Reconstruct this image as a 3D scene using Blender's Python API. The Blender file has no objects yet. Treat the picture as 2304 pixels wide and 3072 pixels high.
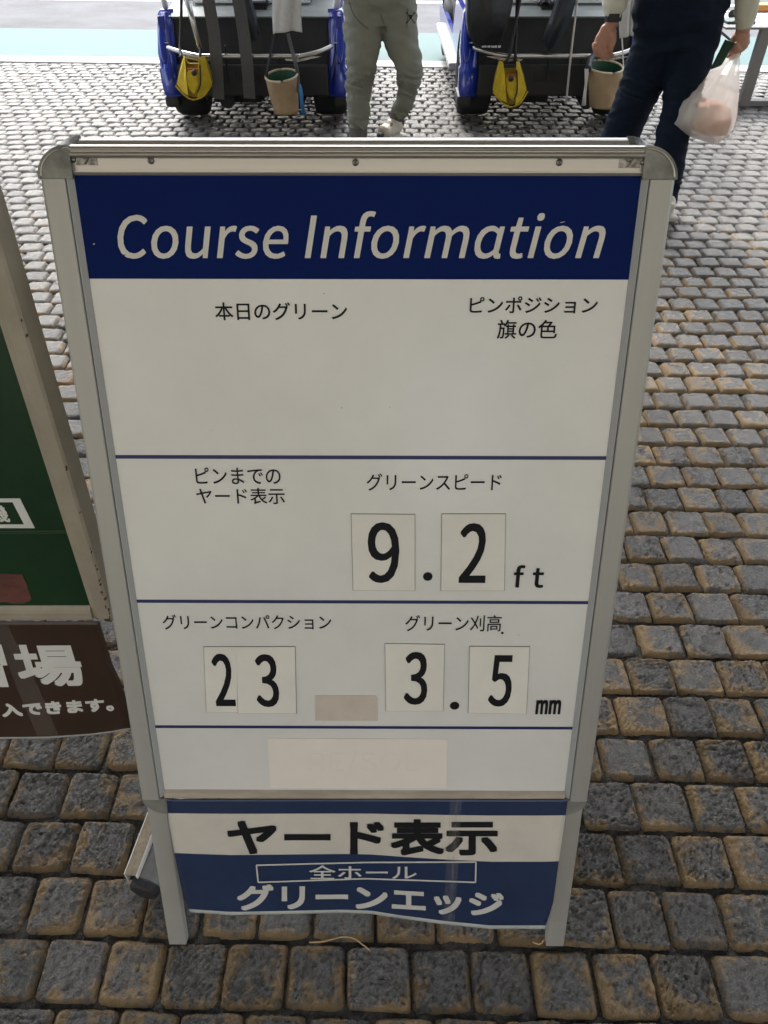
import bpy, bmesh, math, random
import numpy as np
from mathutils import Vector, Matrix
from mathutils.bvhtree import BVHTree
from math import radians as R, sin, cos, pi

SC = bpy.context.scene
COL = SC.collection
random.seed(7)
rng = np.random.default_rng(11)

# ------------------------------------------------------------------ camera
CAM_H, PITCH, FPX = 1.33, R(43.1), 2130.0
cd = bpy.data.cameras.new('camera')
cd.sensor_fit = 'VERTICAL'; cd.sensor_height = 36; cd.sensor_width = 27
cd.lens = 36 * FPX / 3072; cd.clip_start = 0.05; cd.clip_end = 2000
cam = bpy.data.objects.new('camera', cd); COL.objects.link(cam)
cam.location = (0, 0, CAM_H); cam.rotation_euler = (R(90) - PITCH, 0, 0)
SC.camera = cam

# ------------------------------------------------------------------ light: overcast daylight from beyond the canopy
SUN_EL, SUN_AZ = R(52), R(-12)          # azimuth from +Y (straight ahead)
w = bpy.data.worlds.new('World'); SC.world = w; w.use_nodes = True
nt = w.node_tree; nt.nodes.clear()
sky = nt.nodes.new('ShaderNodeTexSky'); sky.sky_type = 'NISHITA'; sky.sun_disc = False
sky.sun_elevation = SUN_EL; sky.sun_rotation = SUN_AZ
sky.air_density = 1.0; sky.dust_density = 4.0; sky.ozone_density = 1.0
bg = nt.nodes.new('ShaderNodeBackground'); bg.inputs[1].default_value = 0.15
wo = nt.nodes.new('ShaderNodeOutputWorld')
hs = nt.nodes.new('ShaderNodeHueSaturation'); hs.inputs['Saturation'].default_value = .5      # cloud greys the blue
nt.links.new(sky.outputs[0], hs.inputs['Color']); nt.links.new(hs.outputs[0], bg.inputs[0]); nt.links.new(bg.outputs[0], wo.inputs[0])
sd = bpy.data.lights.new('sun', 'SUN'); sd.energy = 1.1; sd.angle = R(14); sd.color = (1, .97, .93)
sun = bpy.data.objects.new('sun', sd); COL.objects.link(sun)
sdir = Vector((sin(SUN_AZ) * cos(SUN_EL), cos(SUN_AZ) * cos(SUN_EL), sin(SUN_EL)))
sun.rotation_euler = sdir.to_track_quat('Z', 'Y').to_euler()
SC.view_settings.view_transform = 'Standard'; SC.view_settings.look = 'None'
SC.view_settings.exposure = 2.05; SC.view_settings.gamma = 1.0
try:
    SC.cycles.max_bounces = 10; SC.cycles.diffuse_bounces = 6; SC.cycles.use_denoising = True
except Exception: pass

# ------------------------------------------------------------------ helpers
K = 3072 / 2212.0                        # measured in a 1659 x 2212 view of the photograph
CP, SP = cos(PITCH), sin(PITCH)
def ray(x, y):
    a, b = (x * K - 1152) / FPX, (y * K - 1536) / FPX
    return Vector((a, CP - b * SP, -SP - b * CP))
def at(x, y, Y):                          # point of the upright plane Y = const
    d = ray(x, y); return Vector((0, 0, CAM_H)) + d * (Y / d.y)
def gnd(x, y, z=0.0):
    d = ray(x, y); return Vector((0, 0, CAM_H)) + d * ((z - CAM_H) / d.z)
def pxm(x, y, Y):                         # metres per measured pixel there
    return (at(x + 1, y, Y) - at(x, y, Y)).length

def mat(name, col, rough=.5, metal=0, var=0.0, vscale=20, bump=0.0, bscale=60, coat=0, spec=.5, col2=None, stretch=None, trans=0):
    m = bpy.data.materials.new(name); m.use_nodes = True
    n = m.node_tree.nodes; l = m.node_tree.links
    b = n['Principled BSDF']
    b.inputs['Base Color'].default_value = (*col, 1); b.inputs['Roughness'].default_value = rough
    b.inputs['Metallic'].default_value = metal; b.inputs['Specular IOR Level'].default_value = spec
    if coat: b.inputs['Coat Weight'].default_value = coat; b.inputs['Coat Roughness'].default_value = .08
    if trans: b.inputs['Transmission Weight'].default_value = trans
    if var or bump:
        tc = n.new('ShaderNodeTexCoord'); mp = n.new('ShaderNodeMapping')
        l.new(tc.outputs['Object'], mp.inputs[0])
        if stretch: mp.inputs['Scale'].default_value = stretch
    if var:
        t = n.new('ShaderNodeTexNoise'); t.inputs['Scale'].default_value = vscale; t.inputs['Detail'].default_value = 6
        t.inputs['Roughness'].default_value = .65
        l.new(mp.outputs[0], t.inputs['Vector'])
        r = n.new('ShaderNodeValToRGB')
        c2 = col2 if col2 else tuple(max(0, c * (1 - var)) for c in col)
        r.color_ramp.elements[0].position = .35; r.color_ramp.elements[0].color = (*c2, 1)
        r.color_ramp.elements[1].position = .65; r.color_ramp.elements[1].color = (*col, 1)
        l.new(t.outputs['Fac'], r.inputs[0]); l.new(r.outputs[0], b.inputs['Base Color'])
    if bump:
        t2 = n.new('ShaderNodeTexNoise'); t2.inputs['Scale'].default_value = bscale; t2.inputs['Detail'].default_value = 5
        l.new(mp.outputs[0], t2.inputs['Vector'])
        bp = n.new('ShaderNodeBump'); bp.inputs['Strength'].default_value = bump; bp.inputs['Distance'].default_value = .01
        l.new(t2.outputs['Fac'], bp.inputs['Height']); l.new(bp.outputs[0], b.inputs['Normal'])
    return m

def link(name, me, mats, parent=None, smooth=False):
    o = bpy.data.objects.new(name, me); COL.objects.link(o)
    for m in (mats if isinstance(mats, (list, tuple)) else [mats]): me.materials.append(m)
    if parent: o.parent = parent
    if smooth: me.polygons.foreach_set('use_smooth', [True] * len(me.polygons))
    return o
def obj(name, bm, mats, parent=None, smooth=False):
    me = bpy.data.meshes.new(name)
    bmesh.ops.recalc_face_normals(bm, faces=bm.faces[:])
    bm.to_mesh(me); bm.free()
    return link(name, me, mats, parent, smooth)
def thing(name, label, cat, loc=(0, 0, 0), group=None, M=None):
    o = bpy.data.objects.new(name, None); COL.objects.link(o)
    o.empty_display_size = .1
    if M is not None: o.matrix_world = M
    else: o.location = loc
    return tag(o, label, cat, group)
def tag(o, label, cat, group=None):
    o['label'] = label; o['category'] = cat
    if group: o['group'] = group
    return o
def struct(o): o['kind'] = 'structure'; return o

def box(bm, lo, hi, bev=0.0, M=None, mi=0):
    r = bmesh.ops.create_cube(bm, size=1)
    vs = r['verts']
    lo, hi = Vector(lo), Vector(hi)
    for v in vs: v.co = Vector(((lo[i] + hi[i]) / 2 + v.co[i] * (hi[i] - lo[i]) for i in range(3)))
    fs = list({f for v in vs for f in v.link_faces})
    for f in fs: f.material_index = mi
    if bev:
        es = list({e for v in vs for e in v.link_edges})
        r2 = bmesh.ops.bevel(bm, geom=es, offset=bev, segments=2, affect='EDGES', profile=.6)
        vs = list({v for f in r2['faces'] for v in f.verts} | {v for v in vs if v.is_valid})
        for f in {f for v in vs for f in v.link_faces}: f.material_index = mi
    if M is not None:
        for v in vs: v.co = M @ v.co
    return vs
def prism(bm, pts, axis_fn, a, b, mi=0):          # closed outline swept from a to b; axis_fn(p, t) -> point
    A = [bm.verts.new(axis_fn(p, a)) for p in pts]; B = [bm.verts.new(axis_fn(p, b)) for p in pts]
    n = len(pts)
    fs = [bm.faces.new(A[::-1]), bm.faces.new(B)]
    for i in range(n): fs.append(bm.faces.new((A[i], A[(i + 1) % n], B[(i + 1) % n], B[i])))
    for f in fs: f.material_index = mi
    return fs
def tube(bm, pts, rad, seg=10, flat=None, cap=True, mi=0, ref=None):
    """swept tube; rad number or list of number / (rx, ry)"""
    pts = [Vector(p) for p in pts]; n = len(pts)
    if not isinstance(rad, (list,)): rad = [rad] * n
    rings = []
    ref = Vector(ref) if ref is not None else Vector((1, 0, 0))
    for i, p in enumerate(pts):
        t = (pts[min(i + 1, n - 1)] - pts[max(i - 1, 0)]).normalized()
        a = ref - t * ref.dot(t)
        if a.length < .2: a = Vector((0, 1, 0)) - t * t.y
        a.normalize(); b = t.cross(a)
        rx, ry = rad[i] if isinstance(rad[i], tuple) else (rad[i], rad[i])
        rings.append([bm.verts.new(p + a * (rx * cos(2 * pi * k / seg)) + b * (ry * sin(2 * pi * k / seg))) for k in range(seg)])
    for i in range(n - 1):
        for k in range(seg):
            f = bm.faces.new((rings[i][k], rings[i][(k + 1) % seg], rings[i + 1][(k + 1) % seg], rings[i + 1][k])); f.material_index = mi
    if cap:
        f = bm.faces.new(rings[0][::-1]); f.material_index = mi
        f = bm.faces.new(rings[-1]); f.material_index = mi
    return rings
def smooth_path(pts, n=6):
    pts = [Vector(p) for p in pts]; out = []
    for i in range(len(pts) - 1):
        p0 = pts[max(i - 1, 0)]; p1 = pts[i]; p2 = pts[i + 1]; p3 = pts[min(i + 2, len(pts) - 1)]
        for k in range(n):
            t = k / n
            out.append(.5 * ((2 * p1) + (p2 - p0) * t + (2 * p0 - 5 * p1 + 4 * p2 - p3) * t * t + (3 * p1 - p0 - 3 * p2 + p3) * t ** 3))
    out.append(pts[-1]); return out
def ball(bm, c, r, seg=16):
    r = r if isinstance(r, tuple) else (r, r, r)
    q = bmesh.ops.create_uvsphere(bm, u_segments=seg, v_segments=max(6, seg // 2), radius=1)
    for v in q['verts']: v.co = Vector((c[0] + v.co.x * r[0], c[1] + v.co.y * r[1], c[2] + v.co.z * r[2]))
def lathe(bm, prof, c, ax='x', seg=32, mi=0):
    """prof: (radius, offset along axis)"""
    rings = []
    for r, t in prof:
        ring = []
        for k in range(seg):
            a = 2 * pi * k / seg
            p = {'x': (t, r * cos(a), r * sin(a)), 'z': (r * cos(a), r * sin(a), t), 'y': (r * cos(a), t, r * sin(a))}[ax]
            ring.append(bm.verts.new(Vector(c) + Vector(p)))
        rings.append(ring)
    for i in range(len(rings) - 1):
        for k in range(seg):
            f = bm.faces.new((rings[i][k], rings[i][(k + 1) % seg], rings[i + 1][(k + 1) % seg], rings[i + 1][k])); f.material_index = mi
    for q in (rings[0][::-1], rings[-1]):
        try: bm.faces.new(q).material_index = mi
        except ValueError: pass
def remeshed(name, bm, voxel, mats, parent, smooth_it=4, wrinkle=None):
    """one continuous skin round overlapping closed volumes"""
    me = bpy.data.meshes.new('tmp'); bmesh.ops.recalc_face_normals(bm, faces=bm.faces[:]); bm.to_mesh(me); bm.free()
    o = bpy.data.objects.new('tmp', me); COL.objects.link(o)
    md = o.modifiers.new('r', 'REMESH'); md.mode = 'VOXEL'; md.voxel_size = voxel
    if smooth_it:
        s = o.modifiers.new('s', 'SMOOTH'); s.factor = .5; s.iterations = smooth_it
    dg = bpy.context.evaluated_depsgraph_get()
    m2 = bpy.data.meshes.new_from_object(o.evaluated_get(dg))
    bpy.data.objects.remove(o)
    m2.name = name
    if wrinkle:
        n = len(m2.vertices); co = np.empty(n * 3, np.float32); no = np.empty(n * 3, np.float32)
        m2.vertices.foreach_get('co', co); m2.vertices.foreach_get('normal', no)
        co = co.reshape(-1, 3); no = no.reshape(-1, 3)
        co += no * wrinkle(co)[:, None]
        m2.vertices.foreach_set('co', co.ravel()); m2.update()
    return link(name, m2, mats, parent, True)

def hsh(ix, iy, s=0):
    h = (ix.astype(np.int64) * 374761393 + iy.astype(np.int64) * 668265263 + s * 974711) & 0x7fffffff
    h = ((h ^ (h >> 13)) * 1274126177) & 0x7fffffff
    return ((h ^ (h >> 16)) & 0xffff) / 65535.0
def vnoise(x, y, s=0):
    ix, iy = np.floor(x), np.floor(y); fx, fy = x - ix, y - iy
    fx = fx * fx * (3 - 2 * fx); fy = fy * fy * (3 - 2 * fy)
    ix = ix.astype(np.int64); iy = iy.astype(np.int64)
    a = hsh(ix, iy, s); b = hsh(ix + 1, iy, s); c = hsh(ix, iy + 1, s); d = hsh(ix + 1, iy + 1, s)
    return (a + (b - a) * fx) * (1 - fy) + (c + (d - c) * fx) * fy
def grid_faces(ny, nx, base=0):
    i = np.arange(ny - 1)[:, None] * nx + np.arange(nx - 1)[None, :]
    return np.stack([i, i + 1, i + nx + 1, i + nx], -1).reshape(-1, 4) + base
def np_mesh(name, V, F, attrs=None):
    me = bpy.data.meshes.new(name)
    me.vertices.add(len(V)); me.vertices.foreach_set('co', np.asarray(V, np.float32).ravel())
    me.loops.add(F.size); me.loops.foreach_set('vertex_index', F.astype(np.int32).ravel())
    me.polygons.add(len(F)); me.polygons.foreach_set('loop_start', np.arange(len(F), dtype=np.int32) * 4)
    me.polygons.foreach_set('use_smooth', np.ones(len(F), bool))
    me.update(calc_edges=True)
    for k, v in (attrs or {}).items():
        a = me.attributes.new(k, 'FLOAT', 'POINT'); a.data.foreach_set('value', np.asarray(v, np.float32))
    return me

GLYPHS = '''
. 278|139,-13 33,9 24,24 9,36 -9,37 -24,24 -33,9 -34,-9 -23,-24 -9,-37 9,-36 23,-24
/ 392|11,-179 67,0 299,973 -66,0
2 555|44,0 461,0 0,79 -203,0 -39,-1 -41,-3 -40,-3 118,120 91,116 58,112 21,111 -15,89 -43,67 -67,44 -89,15 -65,-7 -56,-22 -49,-34 -46,-44 53,-52 44,44 51,30 57,11 76,-19 44,-51 15,-75 -20,-99 -62,-109 -104,-124 -150,-141
3 555|263,-13 92,14 75,41 51,66 18,88 -12,69 -33,54 -49,39 -61,24 0,5 53,27 41,38 27,50 9,61 -16,78 -44,57 -68,36 -86,12 -60,-6 -53,-18 -48,-28 -43,-35 49,-58 45,37 51,25 56,9 66,-14 43,-41 15,-61 -10,-55 -34,-44 -63,-30 -96,-11 0,-70 107,-10 71,-30 38,-46 12,-61 -11,-57 -30,-42 -47,-28 -61,-9 -74,12 -59,31 -48,41 -47,-59 41,-38 51,-32 64,-23
5 555|262,-13 90,17 76,49 54,78 20,107 -17,105 -48,73 -70,42 -86,14 -41,-3 -36,-10 -33,-16 19,212 276,0 0,78 -356,0 -24,-342 49,-31 39,24 39,14 44,5 63,-11 48,-33 30,-53 11,-70 -12,-72 -33,-55 -50,-34 -61,-12 -75,12 -59,29 -46,40 -46,-60 42,-36 51,-31 64,-22
9 555|235,-13 99,22 86,72 59,128 22,189 -19,153 -51,109 -79,65 -98,21 -81,-17 -67,-48 -45,-75 -17,-98 14,-99 41,-73 64,-43 83,-15 61,11 58,31 50,47 -18,-143 -41,-94 -57,-51 -67,-16 -46,7 -42,19 -36,30 -50,-57 46,-39 59,-26;414,444 -50,-56 -52,-32 -51,-10 -57,12 -41,32 -25,51 -8,67 10,69 26,53 40,33 49,12 63,-15 48,-44 32,-72
C 638|377,-13 67,7 60,20 52,33 46,45 -51,59 -49,-45 -56,-28 -65,-10 -95,21 -71,60 -46,95 -16,125 17,124 47,93 73,59 94,20 58,-9 50,-24 42,-36 50,60 -36,34 -47,29 -55,20 -63,7 -129,-26 -103,-75 -68,-119 -25,-160 24,-160 67,-119 101,-74
E 589|101,0 433,0 0,79 -341,0 0,267 278,0 0,79 -278,0 0,230 330,0 0,78 -422,0
I 293|101,0 92,0 0,733 -92,0
L 543|101,0 413,0 0,79 -321,0 0,654 -92,0
O 742|371,-13 127,27 99,76 64,120 23,159 -23,158 -64,119 -99,74 -127,26 -126,-26 -99,-74 -65,-119 -23,-158 23,-159 65,-120 99,-76;371,68 -90,21 -68,61 -44,95 -16,124 16,124 44,93 68,59 90,20 90,-20 69,-59 44,-93 15,-124 -15,-124 -44,-95 -69,-61
R 635|193,385 0,273 123,0 76,-7 56,-22 35,-40 11,-61 -11,-63 -35,-44 -56,-27 -76,-9;503,0 104,0 -186,321 68,26 52,44 33,60 12,77 -19,96 -53,64 -81,35 -103,10 -229,0 0,-733 92,0 0,311 132,0
S 596|304,-13 104,16 78,45 50,66 17,81 -11,71 -32,54 -48,40 -60,31 -104,45 -57,27 -46,38 -19,58 17,57 48,36 72,13 64,-8 55,-23 48,-37 48,59 -43,37 -51,28 -58,19 -63,6 -92,-14 -73,-40 -49,-62 -17,-78 14,-70 35,-53 48,-38 52,-27 105,-46 63,-31 44,-39 16,-61 -18,-62 -53,-42 -83,-15 -56,7 -54,18 -49,29 -43,37 -55,-64 52,-45 61,-34 68,-21
a 563|217,-13 65,11 60,28 55,39 3,0 8,-65 75,0 0,334 -11,92 -33,70 -58,45 -86,16 -63,-6 -58,-17 -50,-23 -42,-25 35,-63 47,28 55,22 61,8 69,-20 34,-50 9,-67 -149,-26 -104,-41 -60,-58 -20,-78 12,-65 33,-49 50,-30;243,61 -49,9 -34,27 -13,50 13,48 41,38 76,30 115,20 0,-151 -51,-39 -48,-24
e 554|312,-13 68,7 59,20 51,28 -32,61 -42,-23 -44,-15 -50,-5 -71,13 -55,39 -38,59 -16,79 366,0 2,15 2,18 0,19 -14,105 -42,81 -68,51 -93,18 -90,-20 -78,-56 -54,-91 -21,-119 20,-120 56,-89 82,-56;141,315 18,72 35,53 48,33 55,11 57,-11 43,-32 26,-53 9,-73
f 325|33,469 74,0 0,-469 91,0 0,469 115,0 0,74 -115,0 0,86 8,59 26,36 43,12 20,-1 21,-5 20,-9 20,71 -27,9 -31,6 -33,2 -70,-12 -49,-36 -29,-56 -10,-75 0,-87 -74,-5
i 275|92,0 92,0 0,543 -92,0;138,655 32,8 21,21 8,32 -8,31 -21,21 -32,7 -32,-7 -20,-21 -8,-31 8,-32 20,-21
m 926|92,0 92,0 0,394 48,47 46,27 42,9 57,-15 33,-47 11,-83 0,-332 91,0 0,394 49,47 45,27 43,9 57,-15 33,-47 11,-83 0,-332 91,0 0,344 -10,92 -30,66 -51,41 -73,14 -48,-7 -46,-22 -43,-33 -43,-42 -30,56 -49,35 -71,13 -62,-12 -56,-34 -51,-47 -2,0 -9,79 -75,0
n 610|92,0 92,0 0,394 50,46 47,28 51,9 59,-15 33,-47 11,-83 0,-332 91,0 0,344 -10,92 -30,66 -52,41 -74,14 -52,-7 -48,-20 -42,-29 -40,-37 -2,0 -9,79 -75,0
o 606|303,-13 95,19 81,56 55,89 20,120 -20,121 -55,90 -81,56 -95,19 -95,-19 -80,-56 -55,-90 -21,-121 21,-120 55,-89 80,-56;303,63 -64,15 -50,42 -32,66 -11,85 11,86 32,66 50,42 64,15 64,-15 50,-42 33,-66 11,-86 -11,-85 -33,-66 -50,-42
r 388|92,0 92,0 0,349 41,74 48,40 47,12 20,-1 16,-3 17,-5 17,79 -17,7 -19,4 -22,1 -58,-14 -52,-39 -44,-60 -2,0 -9,99 -75,0
s 468|234,-13 85,13 62,35 37,51 13,62 -15,65 -38,45 -53,31 -59,24 -57,23 -43,29 -17,42 11,40 33,28 57,11 45,-6 40,-17 38,-25 44,57 -47,31 -57,23 -64,8 -79,-12 -59,-33 -36,-48 -13,-61 14,-60 37,-43 50,-31 57,-23 59,-24 46,-33 19,-46 -12,-43 -35,-30 -60,-12 -60,8 -52,23 -49,34 -44,-61 42,-30 49,-24 54,-15
t 377|262,-13 35,3 34,7 32,10 -18,69 -20,-7 -21,-6 -21,-2 -50,12 -26,36 -8,56 0,304 148,0 0,74 -148,0 0,153 -76,0 -10,-153 -86,-5 0,-69 81,0 0,-301 8,-74 26,-57 47,-37
u 607|251,-13 52,7 46,20 42,31 39,40 3,0 7,-85 76,0 0,543 -91,0 0,-385 -49,-52 -46,-30 -52,-10 -58,15 -33,47 -11,82 0,333 -92,0 0,-344 10,-92 30,-66 52,-40
ɑ 625|277,-13 65,11 56,29 46,39 3,0 16,-46 29,-25 41,-8 28,2 21,6 -12,70 -18,-2 -17,9 -7,30 0,441 -74,0 -8,-53 -2,0 -48,37 -50,23 -56,7 -90,-20 -76,-57 -52,-90 -19,-119 16,-121 45,-89 71,-55;297,64 -63,14 -48,41 -29,65 -10,88 12,85 34,66 50,42 61,15 44,-6 44,-18 44,-33 0,-285 -45,-41 -46,-25
。 1000|194,244 -59,-12 -48,-32 -33,-49 -12,-59 12,-60 33,-48 48,-33 59,-12 60,12 48,33 33,48 12,60 -12,59 -33,49 -48,32;194,-10 -51,14 -36,36 -14,52 14,51 36,36 51,14 52,-14 36,-36 14,-51 -14,-52 -36,-36
き 1000|305,265 -78,16 -20,-44 -14,-46 -5,-53 21,-83 59,-58 97,-34 130,-11 63,1 60,3 57,6 54,7 3,80 -54,-10 -57,-6 -61,-4 -66,-1 -102,8 -72,23 -43,39 -14,54 6,41 15,37;502,698 7,-25 -75,-2 -81,1 -85,5 -89,8 5,-73 93,-6 90,-4 84,0 77,3 27,-78 20,-52 -91,-6 -102,-1 -110,3 -112,9 4,-75 117,-6 115,-1 110,3 98,6 24,-49 26,-48 28,-47 -41,5 -53,6 -56,6 -7,-61 56,-6 59,-7 56,-9 48,-10 41,61 -13,14 -12,14 -12,15 -25,40 -23,41 -22,43 68,11 61,12 52,13 -12,75 -39,-11 -47,-12 -54,-11 -60,-9 -23,60 -22,69 52,8 51,10 49,10 45,12 -11,72 -49,-14 -51,-13 -52,-10 -53,-8 -10,40 -8,40 -6,39 -85,-11 10,-29 10,-30
す 1001|568,372 -6,-78 -31,-47 -51,-16 -51,12 -37,34 -14,53 15,57 37,36 49,13 37,-6 31,-21;96,653 2,-77 101,7 112,5 118,3 116,2 1,-101 -21,6 -22,4 -24,1 -67,-13 -57,-37 -38,-55 -14,-69 14,-72 37,-52 52,-32 61,-11 33,3 29,9 25,15 -39,-62 -58,-49 -76,-38 -92,-28 67,-66 145,66 92,87 48,99 14,103 -3,48 -11,43 -18,37 -2,165 14,0 100,0 81,-1 63,-2 49,-2 1,74 -49,0 -69,1 -84,0 -91,0 -15,0 1,65 2,20 1,25 2,18 -91,0 2,-14 2,-23 2,-26 2,-66 -117,-2 -121,-3 -114,-3
で 1000|79,658 9,-87 104,17 131,17 132,14 103,11 -68,-54 -60,-77 -43,-96 -16,-111 36,-144 93,-101 127,-61 140,-23 29,83 -122,16 -111,45 -81,80 -31,122 16,93 45,93 73,79 95,52 61,11 70,4 65,1 0,80 -55,-3 -64,-4 -72,-5 -79,-6 -137,-12 -126,-11 -105,-11 -70,-7 -23,-2 -30,-1;732,519 -51,-22 30,-44 27,-48 25,-49 51,24 -25,48 -30,50;841,561 -49,-23 31,-44 28,-47 25,-49 52,25 -27,48 -32,50
の 1001|476,642 -10,-69 -13,-69 -15,-68 -18,-64 -38,-108 -39,-73 -38,-42 -36,-13 -35,11 -33,33 -25,56 -10,82 22,105 61,99 98,79;559,644 114,-30 84,-64 51,-90 18,-107 -21,-115 -58,-88 -81,-60 -94,-34 -25,-5 -29,-4 -32,-4 47,-74 159,43 118,80 73,114 25,144 -27,143 -76,117 -121,79 -159,29 -171,-33 -139,-89 -93,-130 -34,-155 15,-111 41,-84 57,-53 65,-19 67,20 61,58 56,98 49,135 20,71 16,73 13,73
ま 1001|500,178 1,-67 -15,-53 -38,-27 -53,-7 -80,11 -45,29 -14,41 17,42 50,30 80,11 33,-1 33,-3;185,473 1,-75 60,-5 67,-5 66,-3 57,-1 57,0 4,-136 -27,3 -28,2 -29,1 -97,-11 -72,-31 -46,-49 -16,-62 15,-63 42,-47 70,-28 95,-9 83,12 54,32 30,45 9,51 -2,62 72,-31 65,-38 57,-41 48,-41 46,71 -51,39 -66,43 -81,41 -94,33 -7,154 70,3 69,5 69,7 69,8 1,75 -68,-9 -69,-8 -70,-6 -72,-4 0,12 0,128 72,5 70,5 66,7 62,6 1,73 -67,-9 -68,-8 -68,-6 -68,-4 1,61 2,27 2,21 2,19 -85,0 2,-18 2,-22 0,-20 0,-71 -46,0 -59,2 -70,5 -69,7 -58,8 1,-74 57,-5 68,-6 70,-4 61,-2 44,0 0,-125 0,-15 -54,0 -57,1 -67,4 -67,6
エ 1000|84,131 0,-91 31,2 29,2 28,0 661,0 25,0 29,-1 29,-3 0,91 -26,-3 -28,-2 -29,-1 -294,0 0,460 240,0 29,0 29,-1 27,-3 0,88 -26,-3 -29,-2 -30,-1 -550,0 -25,1 -30,2 -29,3 0,-88 29,3 30,1 25,0 225,0 0,-460 -282,0 -28,1 -30,2
ク 1001|537,777 -93,30 -9,-28 -11,-28 -11,-23 -43,-76 -66,-88 -89,-90 -116,-84 69,-52 77,58 68,61 59,64 49,63 339,0 -23,-74 -35,-82 -47,-81 -55,-75 -75,-76 -90,-69 -107,-59 -127,-47 72,-65 129,56 106,64 89,73 74,79 62,85 51,90 39,88 26,81 7,18 8,19 8,16 -67,41 -18,-5 -21,-4 -26,-1 -272,0 24,42 13,23 15,28
グ 1001|765,800 -53,-23 29,-43 28,-49 24,-46 54,24 -25,46 -29,49;875,840 -53,-23 29,-42 29,-48 25,-47 53,24 -23,44 -31,49;496,752 -92,31 -9,-28 -11,-29 -11,-23 -43,-76 -66,-88 -90,-90 -116,-84 70,-51 78,57 67,61 59,64 50,64 337,0 -22,-74 -36,-82 -46,-82 -55,-74 -75,-77 -90,-68 -108,-59 -127,-47 73,-66 128,56 107,65 89,71 74,80 62,86 50,90 39,88 26,81 7,18 8,19 8,16 -66,40 -18,-5 -21,-3 -26,-1 -271,0 23,42 12,23 16,27
コ 1000|159,134 0,-91 32,2 40,1 41,1 489,0 -2,-56 90,0 -1,24 -2,35 -1,38 0,516 1,26 1,27 1,25 -22,-1 -26,0 -26,-1 -493,0 -35,1 -38,2 -36,3 0,-89 31,1 39,2 40,0 479,0 0,-472 -491,0 -42,1 -38,2
シ 1000|301,768 -45,-67 52,-31 60,-39 58,-39 45,-33 47,68 -44,31 -58,39 -62,40;151,53 46,-81 77,19 86,28 88,35 81,42 115,77 105,87 90,94 74,100 -48,82 -70,-103 -87,-97 -104,-88 -118,-78 -79,-40 -85,-33 -86,-26;150,543 -44,-68 53,-29 60,-37 59,-39 46,-32 46,70 -45,30 -59,38 -63,37
ジ 1001|716,746 -55,-23 33,-50 31,-54 27,-54 57,26 -29,53 -34,57;847,794 -56,-24 34,-48 32,-53 29,-54 57,26 -30,53 -34,55;289,761 -45,-67 51,-31 60,-39 58,-40 46,-33 47,69 -44,31 -58,39 -62,40;139,46 46,-81 77,19 86,28 87,36 81,41 116,77 104,87 91,94 74,99 -48,83 -70,-103 -87,-98 -104,-89 -118,-77 -79,-39 -85,-33 -87,-26;138,536 -45,-68 53,-29 61,-37 58,-39 47,-32 45,70 -44,30 -59,37 -63,38
ス 1001|800,669 -51,39 -19,-4 -25,-3 -31,-1 -386,0 -36,1 -39,3 -26,2 0,-91 23,2 39,2 39,1 390,0 -27,-67 -39,-74 -48,-73 -52,-64 -85,-86 -99,-82 -110,-72 -118,-57 64,-67 108,58 103,70 94,79 85,85 77,-72 74,-77 67,-77 57,-71 70,60 -58,67 -73,78 -80,81 -81,73 51,72 46,77 40,75 31,69 8,16 9,16
ッ 1001|483,576 -73,-25 19,-46 24,-62 21,-62 14,-47 74,26 -15,47 -23,63 -23,62;845,520 -86,27 -18,-95 -30,-91 -41,-83 -49,-73 -69,-72 -81,-60 -87,-48 -88,-33 66,-67 85,39 85,52 82,67 74,80 49,71 39,75 31,79 23,82 4,14 5,17;251,526 -74,-29 20,-42 26,-64 26,-67 17,-52 76,28 -19,51 -26,66 -26,63
ド 1001|656,720 -55,-25 32,-48 30,-51 27,-53 57,26 -28,52 -33,54;777,770 -55,-26 33,-46 32,-51 28,-53 56,28 -29,51 -34,54;305,75 -1,-40 -2,-41 -3,-37 96,0 -3,38 -2,42 -1,38 0,329 93,-31 104,-40 104,-44 91,-45 35,85 -93,42 -111,45 -115,42 -108,35 0,164 1,34 3,36 3,34 -99,0 5,-34 2,-37 1,-33
パ 1001|783,697 9,34 24,24 33,9 33,-9 24,-24 9,-34 -9,-33 -24,-24 -33,-9 -33,9 -24,24;737,697 16,-56 40,-41 56,-15 56,15 41,41 15,56 -15,57 -41,41 -56,15 -56,-15 -40,-41;218,301 -30,-66 -36,-70 -42,-70 -46,-66 85,-36 41,64 39,69 36,72 31,70 30,83 27,88 21,80 13,61 5,24 7,25 6,24 -89,19 -15,-92 -23,-98 -28,-96;710,339 32,-84 31,-90 28,-88 22,-82 89,29 -24,77 -31,90 -33,92 -32,83 -35,84 -38,87 -39,80 -34,65 -81,-27 36,-66 38,-81 38,-86
ピ 1001|759,697 9,34 24,24 33,9 33,-9 24,-24 9,-34 -9,-33 -24,-23 -33,-9 -33,9 -24,23;713,697 16,-56 40,-40 56,-15 57,15 40,40 15,56 -15,57 -40,41 -57,15 -56,-15 -40,-41;279,750 -93,0 3,-26 2,-28 1,-27 0,-550 14,-67 41,-41 65,-22 47,-6 55,-3 58,-1 88,1 93,5 90,6 75,9 0,91 -73,-14 -89,-10 -93,-6 -87,-2 -49,1 -46,2 -37,5 -40,12 -23,22 -7,40 0,220 101,28 108,32 106,35 94,35 32,13 32,13 30,13 -35,80 -28,-16 -30,-15 -30,-14 -86,-34 -99,-33 -100,-30 -95,-25 0,226 1,29 1,27
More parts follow.
